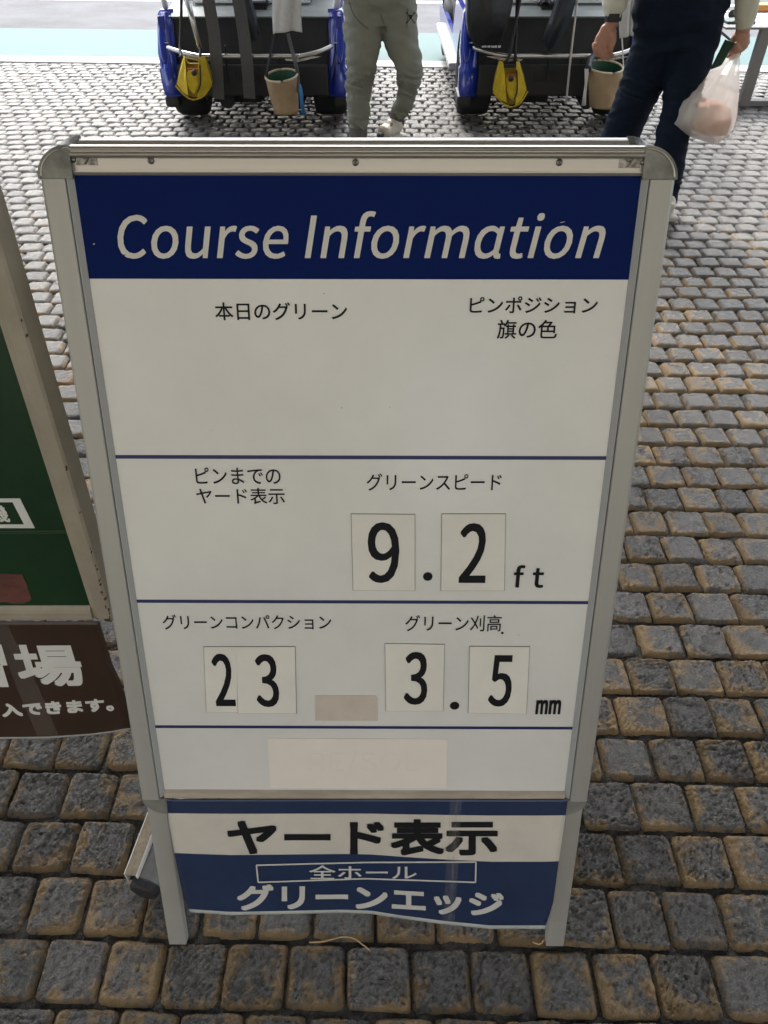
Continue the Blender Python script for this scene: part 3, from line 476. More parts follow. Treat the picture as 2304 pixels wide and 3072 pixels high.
m_beige = mat('beige_sticker', (.60, .515, .445), .55, var=.10, vscale=40)
m_pale = mat('pale_cover_sheet', (.80, .735, .655), .55, var=.05, vscale=12)
m_ghost = mat('ghost_print', (.765, .70, .62), .55)
m_cream_frame = mat('cream_painted_steel', (.37, .325, .25), .5, var=.2, vscale=9, bump=.05)
m_rust = mat('rust', (.10, .045, .02), .9, var=.5, vscale=60)

def basis(O, yaw, lean):
    U = Vector((cos(yaw), sin(yaw), 0)); back = Vector((-sin(yaw), cos(yaw), 0))
    V = back * sin(lean) + Vector((0, 0, cos(lean))); N = U.cross(V)
    return Matrix(((U.x, V.x, N.x, O[0]), (U.y, V.y, N.y, O[1]), (U.z, V.z, N.z, O[2]), (0, 0, 0, 1)))
class Plane:                        # finds where a measured point lies on a board
    def __init__(s, M): s.M = M; s.I = M.inverted()
    def __call__(s, x, y, wv=0.0):
        a = s.I @ Vector((0, 0, CAM_H)); d = (s.I.to_3x3() @ ray(x, y))
        p = a + d * ((wv - a.z) / d.z); return p.x, p.y

W, TOP, SEAM = .6636, 1.187, .317
H2 = W / 2
MS = basis((-.0296, .3635, 0), R(-.237), R(20.98))
UV = Plane(MS)
sign = thing('a_frame_sign', 'white and navy folding course information board with number cards, standing on the cobbles', 'sign', M=MS)

def ext_v(name, prof, v0, v1, m, parent, flip=False, taper=0):       # profile (u, w) swept along v
    bm = bmesh.new()
    prism(bm, prof, lambda p, t: ((-p[0] if flip else p[0]), t, p[1]), v0, v1)
    return obj(name, bm, m, parent)
def ext_u(name, prof, u0, u1, m, parent):                            # profile (v, w) swept along u
    bm = bmesh.new(); prism(bm, prof, lambda p, t: (t, p[0], p[1]), u0, u1)
    return obj(name, bm, m, parent)
V_C = 1.1545                          # corner pieces begin
def frame_set(parent, with_front=True):
    out = []
    for fl in (True, False):
        rail = ext_v('side_rail', [(H2, -.022), (H2, -.0045), (H2 - .0012, -.0016), (H2 - .004, 0), (H2 - .0255, 0), (H2 - .0265, -.0012),
                                   (H2 - .0265, -.022)], SEAM, V_C - .0004, m_alu, parent, fl)
        out.append(rail)
        out.append(ext_v('rail_groove', [(H2 - .0265, -.020), (H2 - .0265, -.0030), (H2 - .0279, -.0030), (H2 - .0279, -.020)], SEAM, V_C + .004, m_groove, rail, fl))
        out.append(ext_v('inner_lip', [(H2 - .0279, -.020), (H2 - .0279, -.0008), (H2 - .0292, -.0006), (H2 - .0346, -.0050), (H2 - .0346, -.020)], SEAM + .004, TOP - .030, m_lip, rail, fl))
        # rounded top corner
        bm = bmesh.new()
        arc = [(H2 - .0355 + .0365 * cos(a), V_C + (TOP - V_C - .0005) * sin(a)) for a in [pi / 2 * k / 14 for k in range(15)]]
        pts = arc + [(H2 - .0355, V_C)]
        sg = -1 if fl else 1
        prism(bm, pts, lambda p, t: (sg * p[0], p[1], t), -.0205, .0006)
        bmesh.ops.recalc_face_normals(bm, faces=bm.faces[:])
        c = obj('corner_cap', bm, m_corner, parent); out.append(c)
        bm = bmesh.new()              # raised rim of the corner
        arc2 = [(H2 - .0355 + (.0365 - .0035) * cos(a), V_C + (TOP - V_C - .0035) * sin(a)) for a in [pi / 2 * k / 14 for k in range(15)]]
        tube(bm, [(sg * p[0], p[1], .0006) for p in arc2], .0011, 6)
        out.append(obj('rim', bm, m_alu2, c, True))
        # rounded bottom corner plate
        bm = bmesh.new()
        pts = [(H2 - .036 + .036 * cos(a), SEAM - .0006 - .030 * sin(a)) for a in [pi / 2 * k / 12 for k in range(13)]] + [(H2 - .036, SEAM - .0006)]
        prism(bm, pts, lambda p, t: (sg * p[0], p[1], t), -.0215, -.0035)
        out.append(obj('corner_plate', bm, m_cornerb, parent))
        # leg
        bm = bmesh.new()
        lo, hi = (H2 - .0335, .002, -.0200), (H2 - .0045, SEAM - .001, -.0045)
        if fl: lo, hi = (-hi[0], lo[1], lo[2]), (-lo[0], hi[1], hi[2])
        box(bm, lo, hi, .0016)
        leg = obj('leg', bm, m_alu, parent); out.append(leg)
        bm = bmesh.new(); box(bm, (lo[0] + .002, -.003, lo[2] + .002), (hi[0] - .002, .0035, hi[2] - .002)); out.append(obj('foot_pad', bm, m_rubber, leg))
    ue = H2 - .0355
    T = TOP
    top = ext_u('top_rail', [(T - .0290, -.020), (T - .0290, -.0045), (T - .0262, -.0030), (T - .0252, -.0030), (T - .0248, -.0052), (T - .0130, -.0052),
                             (T - .0126, -.0010), (T - .0110, .0010), (T - .0092, .0016), (T - .0076, .0006), (T - .0070, -.0012), (T - .0062, -.0012), (T - .0056, .0002),
                             (T - .0040, .0008), (T - .0022, -.0004), (T - .0012, -.0030), (T - .0004, -.0060), (T, -.0075), (T, -.020)], -ue, ue, m_alu2, parent)
    out.append(top)
    bot = ext_u('bottom_rail', [(SEAM, -.020), (SEAM, -.0035), (SEAM + .0030, -.0005), (SEAM + .0050, -.0005), (SEAM + .0105, -.0028), (SEAM + .0145, -.0058), (SEAM + .0145, -.020)],
                -H2 + .0346, H2 - .0346, m_dirt, parent)
    out.append(bot)
    return out
front_bits = frame_set(sign)
for x, y in ((326, 347), (768, 351), (1208, 351)):
    u, v = UV(x, y, -.005); bm = bmesh.new()
    lathe(bm, [(.0, -.0052), (.0033, -.0052), (.0034, -.0036), (.0026, -.0026), (0, -.0024)], (u, v, 0), 'z', 20)
    s_ = obj('screw', bm, m_screw, sign, True)
    bm = bmesh.new()
    for a in (.4, .4 + pi / 2): box(bm, (-.0017, -.0003, -.0026), (.0017, .0003, -.0021), M=Matrix.Translation((u, v, 0)) @ Matrix.Rotation(a, 4, 'Z'))
    obj('slot', bm, m_groove, s_)
for x, y, fl in ((187, 345, 1), (1360, 351, -1)):
    u, v = UV(x, y, -.005); bm = bmesh.new()
    box(bm, (u - .011, v - .0052, -.0052), (u + .011, v + .0052, -.0044), .0003)
    lp = obj('latch_plate', bm, mat('worn_latch', (.42, .40, .36), .35, metal=.6, var=.7, vscale=120, bump=.4), sign)
    bm = bmesh.new()
    tube(bm, smooth_path([(u - .006, v + .004, -.004), (u - .001, v + .001, -.0025), (u + .003, v + .003, -.003), (u - .002, v - .004, -.0035)], 4), .0008, 6)
    lathe(bm, [(0, -.0044), (.0030, -.0044), (.0026, -.0030), (0, -.0028)], (u - fl * .014, v, 0), 'z', 16)
    obj('latch_spring', bm, m_screw, lp, True)

# the printed panel
PW = -.0062
ul = -H2 + .030; ur = -ul
vb = SEAM + .008; vt = TOP - .026
bm = bmesh.new(); box(bm, (ul, vb, PW - .012), (ur, vt, PW))
panel = obj('info_panel', bm, m_white, sign)
def flat_quad(name, pts, wv, m, parent, t=.0004):
    bm = bmesh.new(); prism(bm, pts, lambda p, q: (p[0], p[1], q), wv - t, wv)
    return obj(name, bm, m, parent)
hv = UV(770, 603, PW)[1]
hdr = flat_quad('header_band', [(ul, hv), (ur, hv), (ur, vt), (ul, vt)], PW + .0006, m_navy, panel, .0005)
for y in (988, 1300, 1571):
    v = UV(780, y, PW)[1]
    flat_quad('divider_line', [(ul, v - .0023), (ur, v - .0023), (ur, v + .0023), (ul, v + .0023)], PW + .0005, m_line, panel)
def lettering(name, s, x0, y0, x1, y1, m, parent, shear=0, bold=0, wv=PW + .0008, track=0, mono=None, pl=None):
    """text filling the measured box x0..x1, y0 (top)..y1 (baseline)"""
    pl = pl or UV
    a = pl(x0, y1, wv); b = pl(x1, y1, wv); tl = pl((x0 + x1) / 2, y0, wv)
    wd = b[0] - a[0]; ht = tl[1] - (a[1] + b[1]) / 2
    t = text_mesh(s, wd - 2 * bold, ht - 2 * bold, shear, bold, track, mono)
    sk = (b[1] - a[1]) / wd
    bm = bmesh.new()
    merge(bm, t, lambda c: (a[0] + bold + c.x, a[1] + bold + c.y + sk * c.x, wv + c.z))
    return obj(name, bm, m, parent)
def stretched(x, y, y_ref):          # boxes are read at their own heights; nothing to correct
    return x
lettering('heading_text', 'Course Informɑtion', 259, 456, 1302, 559, m_cream, hdr, shear=.20, bold=.0004, wv=PW + .0010, track=.012)
for s, b, bo in (('本日のグリーン', (466, 653, 750, 692), .0002), ('ピンポジション', (1014, 640, 1289, 677), .0002), ('旗の色', (1073, 691, 1202, 732), .0002),
             ('ピンまでの', (424, 1010, 607, 1046), .0001), ('ヤード表示', (426, 1054, 616, 1089), .0001), ('グリーンスピード', (792, 1023, 1082, 1060), .0001),
             ('グリーンコンパクション', (353, 1328, 716, 1360), .0001), ('グリーン刈高', (875, 1329, 1082, 1364), .0001)):
    lettering('caption_text', s, *b, m_black, panel, bold=bo)
lettering('unit_text', 'ft', 1108, 1221, 1173, 1270, m_black, panel, bold=.0006, mono=.62)
lettering('unit_text', 'mm', 1156, 1512, 1210, 1543, m_black, panel, bold=.0010)
bm = bmesh.new()
for x, y, rr in ((924, 1245, .0062), (982, 1524, .0066), (1085, 1367, .0018)):
    u, v = UV(x, y, PW); bm = bmesh.new(); lathe(bm, [(0, PW + .0003), (rr, PW + .0003), (rr, PW + .0007), (0, PW + .0007)], (u, v, 0), 'z', 24)
    obj('point_mark', bm, m_black, panel)
CARDS = (('9', [(759, 1111), (896, 1112), (896, 1276), (763, 1275)], (795, 1128, 862, 1259)),
         ('2', [(955, 1111), (1092, 1111), (1089, 1276), (953, 1276)], (990, 1130, 1048, 1259)),
         ('2', [(440, 1398), (511, 1398), (513, 1539), (446, 1538)], (467, 1412, 510, 1525)),
         ('3', [(511, 1398), (637, 1398), (640, 1541), (514, 1541)], (556, 1413, 605, 1527)),
         ('3', [(832, 1391), (960, 1393), (957, 1536), (834, 1536)], (872, 1408, 922, 1522)),
         ('5', [(1015, 1397), (1144, 1398), (1137, 1542), (1012, 1540)], (1053, 1415, 1102, 1526)))
for i, (d, q, b) in enumerate(CARDS):
    bm = bmesh.new(); wv = PW + .0014 + .0001 * (i % 2)
    pts = [UV(x, y, wv) for x, y in q]
    cx_, cy_ = sum(p[0] for p in pts) / 4, sum(p[1] for p in pts) / 4
    prism(bm, pts, lambda p, t: (p[0], p[1], t), PW + .0002, wv, 0)
    # the card's thin shadow painted as a dark rim, a hair larger and lower
    k = [(cx_ + (p[0] - cx_) * (1 + .0006 / abs(p[0] - cx_)), cy_ + (p[1] - cy_) * (1 + .0006 / abs(p[1] - cy_))) for p in pts]
    prism(bm, k, lambda p, t: (p[0], p[1], t), PW + .0001, wv - .0005, 2)
    a = UV(b[0], b[3], wv); c = UV(b[2], b[3], wv); tv = UV((b[0] + b[2]) / 2, b[1], wv)[1]
    bo = .0011
    t = text_mesh(d, c[0] - a[0] - 2 * bo, tv - a[1] - 2 * bo, 0, bo)
    merge(bm, t, lambda p: (a[0] + bo + p.x, a[1] + bo + p.y, wv + .0003 + p.z), 1)
    obj('number_card', bm, [m_card, m_black, m_cardshadow], panel)
flat_quad('beige_sticker', [UV(*p, PW) for p in ((681, 1502), (812, 1502), (816, 1507), (816, 1557), (681, 1556))], PW + .0007, m_beige, panel)
cs = flat_quad('cover_sheet', [UV(*p, PW) for p in ((578, 1594), (967, 1596), (965, 1702), (584, 1702))], PW + .0009, m_pale, panel, .0006)
lettering('ghost_text', 'RE/SOL', 668, 1622, 905, 1676, m_ghost, cs, wv=PW + .0011)
for x, y, r_ in ((700, 634, 1.1), (738, 881, 1.3), (764, 1134, 1.4), (1288, 1296, 1.2), (842, 880, .9), (700, 1560, 1.0), (1120, 1372, 1.0), (456, 930, .8)):
    u, v = UV(x, y, PW); bm = bmesh.new(); lathe(bm, [(0, PW + .0001), (r_ * 5e-4, PW + .0001), (r_ * 4e-4, PW + .0004), (0, PW + .0004)], (u, v, 0), 'z', 9)
    obj('dirt_speck', bm, m_groove, panel)
bm = bmesh.new()                       # scuffs on the header and a few specks
for x, y, a, b in ((203, 527, 3.5, 2.2), (268, 551, 7, 1.4), (306, 549, 3, 1.6), (1108, 483, 5, 1), (1136, 551, 12, 1.2), (1215, 480, 9, 1), (1230, 500, 5, 1), (560, 521, 4, 1.6), (1222, 516, 3, 1)):
    u, v = UV(x, y, PW + .001)
    pts = [(u + a * 3.2e-4 * cos(t) * random.uniform(.7, 1.2), v + b * 3.2e-4 * sin(t) + a * 6e-5 * cos(t)) for t in [2 * pi * k / 9 for k in range(9)]]
    mi = 0 if y in (527, 549, 480, 500) else 1
    bm = bmesh.new(); prism(bm, pts, lambda p, t: (p[0], p[1], t), PW + .0005, PW + .0013, 0)
    obj('scratch', bm, [m_cream, m_navy][mi], hdr)

# the hanging lower poster: a laminated sheet that bellies and curls at the foot
m_lnavy = sheet_mat('faded_navy_print', (.015, .031, .085), .32, .3, .18, 12)
m_lwhite = sheet_mat('yellowed_white_print', (.62, .575, .50), .35, .5, .12, 10)
m_ledge = mat('laminate_edge', (.50, .52, .50), .35, var=.2)
m_tape = mat('clear_tape', (.30, .29, .27), .25, coat=.5)
Lx = lambda y: np.interp(y, [1732, 1770, 1850, 1920, 1955, 1985], [360, 364, 378, 392, 404, 418])
Rx = lambda y: np.interp(y, [1732, 1855, 1950, 2010], [1226, 1208, 1195, 1176])
By = lambda x: np.interp(x, [360, 414, 500, 600, 740, 800, 870, 960, 1060, 1176, 1230], [1966, 1971, 1977, 1975, 1972, 1974, 1985, 1997, 2007, 2007, 2003])
def lp_px(a, b):
    x = 360 + a * 866
    for _ in range(3):
        y = 1727 + b * (By(x) - 1727); x = Lx(y) + a * (Rx(y) - Lx(y))
    return x, y
def lp_w(a, b): return .001 + b * (.007 + .005 * sin(7.5 * a + .6) + .003 * sin(15 * a) + .0011 * sin(38 * a + 7 * b) + .0008 * sin(61 * a - 11 * b)) + .006 * sin(pi * min(1, b * 1.2)) * b
def lp_pt(a, b, dz=0):
    wv = lp_w(a, b); x, y = lp_px(a, b); u, v = UV(x, y, wv); return (u, v, wv + dz)
def lp_ab(x, y):
    b = (y - 1727) / (By(x) - 1727); return (x - Lx(y)) / (Rx(y) - Lx(y)), b
bands = [0, .02, .05, .08, .11, .124] + list(np.linspace(.124, .48, 12))[1:] + list(np.linspace(.48, .972, 16))[1:] + [.985, 1.0]
na = 64
bm = bmesh.new()
G = [[bm.verts.new(lp_pt(i / (na - 1), b)) for i in range(na)] for b in bands]
for j in range(len(bands) - 1):
    bb = (bands[j] + bands[j + 1]) / 2
    for i in range(na - 1):
        f = bm.faces.new((G[j][i], G[j][i + 1], G[j + 1][i + 1], G[j + 1][i])); f.smooth = True
        f.material_index = 2 if bb > .972 else 0 if bb < .124 or bb > .48 else 1
lp = obj('lower_poster', bm, [m_lnavy, m_lwhite, m_ledge], sign)
so = lp.modifiers.new('t', 'SOLIDIFY'); so.thickness = .0012; so.offset = -1
def on_poster(name, s, x0, y0, x1, y1, m, bold, dy=None):
    t = text_mesh(s, (x1 - x0) - 2 * bold, (y1 - y0) - 2 * bold, 0, bold)
    for _ in range(3):
        es = [e for e in t.edges if e.calc_length() > 14]
        if not es: break
        bmesh.ops.subdivide_edges(t, edges=es, cuts=1); bmesh.ops.triangulate(t, faces=t.faces[:])
    bm = bmesh.new()
    def fn(c):
        x = x0 + bold + c.x; y = y1 - bold - c.y + (dy(x) if dy else 0); a, b = lp_ab(x, y); return lp_pt(a, b, .0009 + c.z)
    merge(bm, t, fn); return obj(name, bm, m, lp)
on_poster('poster_heading', 'ヤード表示', 491, 1769, 1075, 1847, m_black, 3.0)
on_poster('poster_text', '全ホール', 668, 1868, 900, 1898, mat('poster_white_ink', (.55, .54, .50), .45), .4)
m_pw = bpy.data.materials['poster_white_ink']
on_poster('poster_text', 'グリーンエッジ', 512, 1912, 1088, 1968, m_pw, 2.2, lambda x: float(np.interp(x, [500, 740, 850, 1090], [-2, -4, 0, 14])))
bm = bmesh.new()                        # thin white box round the small line
cor = [(554, 1868), (790, 1862), (1028, 1861), (1027, 1905), (790, 1897), (558, 1905), (554, 1868)]
for (xa, ya), (xb, yb) in zip(cor[:-1], cor[1:]):
    n = 14; tx, ty = xb - xa, yb - ya; L = math.hypot(tx, ty); nx, ny = -ty / L * 1.6, tx / L * 1.6
    rows = []
    for k in range(n + 1):
        x, y = xa + tx * k / n, ya + ty * k / n
        rows.append([bm.verts.new(lp_pt(*lp_ab(x + q * nx, y + q * ny), .0009)) for q in (-1, 1)])
    for k in range(n): bm.faces.new((rows[k][0], rows[k + 1][0], rows[k + 1][1], rows[k][1]))
obj('text_frame', bm, m_pw, lp)
bm = bmesh.new()                        # strip of clear tape across the sheet
m_t2 = bpy.data.materials.new('tape_film'); m_t2.use_nodes = True
_n = m_t2.node_tree.nodes; _b = _n['Principled BSDF']; _b.inputs['Base Color'].default_value = (.55, .52, .46, 1); _b.inputs['Roughness'].default_value = .25; _b.inputs['Alpha'].default_value = .07
for xs in ((972, 998), (984, 990)):
    rows = []
    for k in range(24):
        y = 1728 + k * (1990 - 1728) / 23; sl = (y - 1728) * -.06
        rows.append([bm.verts.new(lp_pt(*(lambda q: (q[0], max(q[1], -.015)))(lp_ab(x + sl, y)), .0013 + .0002 * (xs[0] == 984))) for x in xs])
    for k in range(23): bm.faces.new((rows[k][0], rows[k][1], rows[k + 1][1], rows[k + 1][0]))
obj('tape_strip', bm, m_t2, lp)

# rear frame of the A: the same frame turned round and hinged at the top
RY = .3635 + sin(R(20.98)) * TOP + cos(R(20.98)) * .022 + .005
MB = Matrix.Translation((-.0296 - .003, 2 * RY - .3635, -.006)) @ Matrix.Rotation(pi, 4, 'Z') @ basis((0, 0, 0), 0, R(20.98))
L2 = MS.inverted() @ MB
copies = {}
for o in front_bits:
    c = o.copy(); COL.objects.link(c); copies[o] = c
    c.parent = copies.get(o.parent, sign)
    if o.parent not in copies: c.matrix_local = L2
bm = bmesh.new(); box(bm, (ul, vb, PW - .012), (ur, vt, PW)); bp_ = obj('back_panel', bm, m_white, sign); bp_.matrix_local = L2
bm = bmesh.new()                        # hinges between the two top rails
for u in (-.2, .2):
    bm = bmesh.new(); box(bm, (u - .02, TOP - .012, -.052), (u + .02, TOP - .006, -.018), .001)
    obj('hinge', bm, m_screw, sign)

# ------------------------------------------------------------------ the green board beside it
m_green = sheet_mat('green_print', (.004, .038, .010), .38, .3, .35, 5)
m_brown = sheet_mat('brown_print', (.046, .023, .014), .35, .25, .25, 8)
m_gwhite = mat('white_print', (.66, .66, .62), .45, var=.04)
m_frame_side = mat('cream_frame_enamel', (.42, .41, .345), .42, var=.15, vscale=6, bump=.05)
GL = R(8)
G0 = (-.404, .662, .489)               # right bottom corner of the board's front
MG = basis(G0, 0, GL)
GUV = Plane(MG)
gs = thing('notice_board', 'cream framed board with green poster and brown sheet hung beneath, cut by the frame edge', 'sign', M=MG)
GH = .86
def gbox(name, lo, hi, m, parent=None, bev=.001):
    bm = bmesh.new(); box(bm, lo, hi, bev); return obj(name, bm, m, parent or gs)
FW = .030
rr_ = ext_v('side_rail', [(0, -.038), (0, -.003), (-.003, 0), (-.020, 0), (-.0215, -.003), (-.030, -.006), (-.030, -.038)], 0, GH, m_cream_frame, gs)
ext_v('side_rail', [(-.66, -.038), (-.66, 0), (-.63, 0), (-.63, -.038)], 0, GH, m_cream_frame, gs)
ext_u('bottom_rail', [(.0006, -.036), (.0006, -.001), (.010, -.001), (.0105, -.003), (.011, -.001), (.019, -.002), (.024, -.006), (.024, -.036)], -.63, -.0302, m_cream_frame, gs)
gbox('top_rail', (-.63, GH - .03, -.036), (-.0302, GH, -.001), m_cream_frame)
gp = gbox('green_poster', (-.63, .022, -.020), (-.029, GH - .02, -.0075), m_green, None, 0)
bm = bmesh.new()
gq = lambda x, y: GUV(x, y, -.0068)
fr = [(-60, 1076), (48, 1076), (84 * .885, 1145), (-60, 1145)]
oq = [gq(*p) for p in ((-90, 1077), (43, 1077), (75, 1141), (-90, 1141))]
iq = [gq(*p) for p in ((-90, 1085), (27, 1085), (52, 1133), (-90, 1133))]
for i in range(4):
    j = (i + 1) % 4
    prism(bm, [oq[i], oq[j], iq[j], iq[i]], lambda p, t: (p[0], p[1], t), -.0073, -.0068)
obj('text_frame', bm, m_gwhite, gp)
lettering('poster_text', '機', -22, 1091, 24, 1128, m_gwhite, gp, bold=.0006, wv=-.0068, pl=GUV)
# printed picture of an open hand
bm = bmesh.new()
hand = [(-70, 1238), (48, 1241), (52, 1252), (58, 1262), (60, 1274), (66, 1284), (67, 1296), (55, 1303), (30, 1305), (10, 1300), (-20, 1304), (-70, 1300)]
prism(bm, [gq(*p) for p in hand], lambda p, t: (p[0], p[1], t), -.0073, -.0069)
obj('hand_picture', bm, mat('printed_skin', (.17, .062, .05), .45, var=.55, vscale=30, coat=.4, stretch=(.6, 1.6, 1)), gp)
bm = bmesh.new()
for ya, yb in ((1146.5, 1148), (1151, 1152)):
    prism(bm, [gq(*p) for p in ((-60, ya + 2), (150, ya), (150, yb), (-60, yb + 2))], lambda p, t: (p[0], p[1], t), -.0075, -.0070)
obj('poster_seam', bm, mat('seam_line', (.055, .085, .03), .5), gp)
bm = bmesh.new()                        # rust flecks on the frame
for k in range(26):
    bm = bmesh.new(); v = random.uniform(.0, .12) if k < 16 else random.uniform(0, .5); u = random.choice((-.0015, -.001, -.003)) - random.random() * .003 * (k < 10)
    a, b = random.uniform(.0004, .0012), random.uniform(.0008, .0035)
    pts = [(u + a * cos(t) * random.uniform(.6, 1.2), v + b * sin(t) + .5 * a * cos(t)) for t in [2 * pi * q / 7 for q in range(7)]]
    prism(bm, pts, lambda p, t: (p[0], p[1], t), -.0035, .0004); obj('rust_fleck', bm, m_rust, rr_)
bm = bmesh.new(); prism(bm, [(-.012, -.001), (-.002, -.002), (-.006, .004), (-.013, .003)], lambda p, t: (p[0], p[1], t), -.002, .0005)
obj('rust_fleck', bm, m_rust, rr_)

# brown sheet hung under the board
BR = lambda y: np.interp(y, [1345, 1433, 1477, 1506, 1565, 1590], [216, 243, 263, 272, 281, 285])
BB = lambda x: np.interp(x, [-300, -100, 0, 100, 190, 240, 275], [1610, 1600, 1595, 1594, 1588, 1582, 1575])
def bs_pt(x, y, dz=0):
    t = (y - 1342) / 245.; wv = .002 + .012 * t + .010 * t * t + .003 * sin(x * .02) * t
    u, v = GUV(x, y, wv); return (u, v, wv + dz)
bm = bmesh.new(); nx, ny = 40, 30; rows = []
for j in range(ny):
    b = j / (ny - 1) if j < ny - 2 else (.985 if j == ny - 2 else 1.0)
    r_ = []
    for i in range(nx):
        a = i / (nx - 1); x = -420 + a * (BR(1342) + 420)
        for _ in range(3): y = 1342 + b * (BB(x) - 1342); x = -420 + a * (BR(y) + 420)
        r_.append(bm.verts.new(bs_pt(x, y)))
    rows.append(r_)
for j in range(ny - 1):
    for i in range(nx - 1):
        f = bm.faces.new((rows[j][i], rows[j][i + 1], rows[j + 1][i + 1], rows[j + 1][i])); f.smooth = True; f.material_index = 1 if j == ny - 2 else 0
bs = obj('brown_poster', bm, [m_brown, m_ledge], gs)
so = bs.modifiers.new('t', 'SOLIDIFY'); so.thickness = .0012; so.offset = -1
def on_brown(name, s, x0, y0, x1, y1, m, bold, sk=0, lean=0):
    t = text_mesh(s, (x1 - x0) - 2 * bold, (y1 - y0) - 2 * bold, 0, bold); bm = bmesh.new()
    for _ in range(2):
        es = [e for e in t.edges if e.calc_length() > 14]
        if es: bmesh.ops.subdivide_edges(t, edges=es, cuts=1); bmesh.ops.triangulate(t, faces=t.faces[:])
    merge(bm, t, lambda c: bs_pt(x0 + bold + c.x - lean * (c.y), y1 - bold - c.y + sk * c.x, .0012 + c.z)); return obj(name, bm, m, bs)
on_brown('poster_heading', '場', 47, 1392, 189, 1482, m_gwhite, 3.0, -.01, .30)
on_brown('poster_heading', '習', -116, 1392, 30, 1484, m_gwhite, 3.0, -.01, .30)
on_brown('poster_text', '入できます。', 6, 1519, 248, 1548, m_gwhite, 1.6, -.055, .2)
bm = bmesh.new()                        # clear tape across the brown sheet
q = [bs_pt(x, y, .0020) for x, y in ((-18, 1346), (16, 1346), (60, 1430), (92, 1500), (128, 1588), (84, 1592), (44, 1500), (14, 1420))]
vs = [bm.verts.new(p) for p in q]
for a in ((0, 1, 2, 7), (7, 2, 3, 6), (6, 3, 4, 5)): bm.faces.new([vs[i] for i in a])
obj('tape_strip', bm, m_t2, bs)

# its stand: post, an open channel with tan top and light painted into its white sides and a capped pipe foot on the cobbles
I = MG.inverted()
bm = bmesh.new()
tube(bm, [I @ Vector((-.75, .735, .70)), I @ Vector((-.75, .93, .0))], .014, 8)
obj('stand_post', bm, m_cream_frame, gs)
def rod_frame(p, q):
    t = (q - p).normalized(); s_ = t.cross(Vector((0, 0, 1))).normalized(); u_ = s_.cross(t)
    return Matrix(((s_.x, t.x, u_.x, p.x), (s_.y, t.y, u_.y, p.y), (s_.z, t.z, u_.z, p.z), (0, 0, 0, 1)))
ca = gnd(281, 1890, .064); cb = gnd(337, 1742, .064)
Mc = I @ rod_frame(ca, cb); Lc = (cb - ca).length + .12
bm = bmesh.new(); t_ = .0016; cw, ch_ = .0098, .032
box(bm, (-cw, 0, -t_), (cw, Lc, 0), M=Mc, mi=0)
box(bm, (cw, -.0004, -ch_), (cw + t_, Lc, -.0004), M=Mc, mi=1)
box(bm, (-cw - t_, -.0004, -ch_), (-cw, Lc, -.0004), M=Mc, mi=1)
ch = obj('channel_foot', bm, [mat('channel_top_tan', (.30, .245, .17), .8, var=.35, vscale=80, bump=.3), mat('lit_white_enamel', (.80, .80, .74), .4, var=.15, vscale=40), m_rust], gs)
bm = bmesh.new(); box(bm, (-cw, .012, -ch_), (cw, .014, -.002), M=Mc); obj('channel_web', bm, m_rust, ch)
pa = gnd(308, 1930, .028); pb = gnd(351, 1840, .028)
Mp = I @ rod_frame(pa, pb)
bm = bmesh.new(); lathe(bm, [(.0235, .014), (.0245, .016), (.0245, .30), (.0, .30)], (0, 0, 0), 'y', 28)
for v in bm.verts: v.co = Mp @ v.co
pf = obj('pipe_foot', bm, mat('galvanised_pipe', (.30, .30, .30), .45, metal=.5, var=.3, vscale=30), gs, True)
bm = bmesh.new(); lathe(bm, [(0, 0), (.0222, .0), (.0255, .003), (.0260, .013), (.0248, .016), (0, .016)], (0, 0, 0), 'y', 28)
for v in bm.verts: v.co = Mp @ v.co
obj('end_cap', bm, m_rubber, pf, False)

# ------------------------------------------------------------------ golf carts
m_blue = mat('blue_gloss_paint', (.012, .035, .33), .22, coat=.6, var=.08, vscale=3)
m_tub = mat('charcoal_moulding', (.013, .014, .015), .55, bump=.25, bscale=500)
m_tub2 = mat('grained_plastic', (.018, .019, .020), .7, var=.35, vscale=18, stretch=(1, 1, .1), bump=.2, bscale=300)
m_silver = mat('silver_deck', (.42, .46, .46), .38, metal=.2, var=.1, vscale=5)
m_winwhite = mat('white_tray', (.66, .68, .70), .4)
m_chrome = mat('steel_tube', (.55, .54, .51), .25, metal=.9, var=.1, vscale=30)
m_tyre = mat('tyre_rubber', (.014, .015, .017), .75, bump=.4, bscale=120)
m_rim = mat('tan_rim', (.30, .24, .19), .5, metal=.2)
m_sill = mat('white_sill', (.62, .62, .60), .4)
m_strap = mat('grey_webbing', (.105, .105, .105), .85, bump=.6, bscale=500, var=.15, vscale=60)
m_strapedge = mat('webbing_edge', (.22, .22, .22), .8)
m_seat = mat('seat_vinyl', (.05, .05, .055), .5)
m_cord = mat('black_cord', (.012, .012, .014), .6)
m_yellow = mat('yellow_canvas', (.60, .43, .012), .75, var=.25, vscale=25, bump=.5, bscale=90)
m_yellowd = mat('yellow_canvas_dark', (.33, .23, .015), .8, var=.4, vscale=18, bump=.5, bscale=90)  # deeper yellow for the back panel
m_orange = mat('orange_lining', (.42, .13, .02), .8)
m_tan = mat('tan_canvas', (.40, .285, .165), .85, var=.22, vscale=9, bump=1.0, bscale=22)
m_tanrim = mat('canvas_binding', (.52, .43, .31), .8)
m_green_in = mat('green_lining', (.004, .075, .040), .5, var=.3)
m_towel = mat('white_towelling', (.66, .66, .66), .95, var=.12, vscale=30, bump=.6, bscale=260)
m_brush = mat('blue_plastic', (.02, .16, .42), .4)
m_bagblk = mat('black_nylon', (.010, .011, .013), .5, bump=.5, bscale=25)
m_bagnvy = mat('dark_navy_nylon', (.016, .022, .032), .5, var=.2, bump=.5, bscale=25)
m_whitecord = mat('pale_cord', (.55, .53, .50), .7)

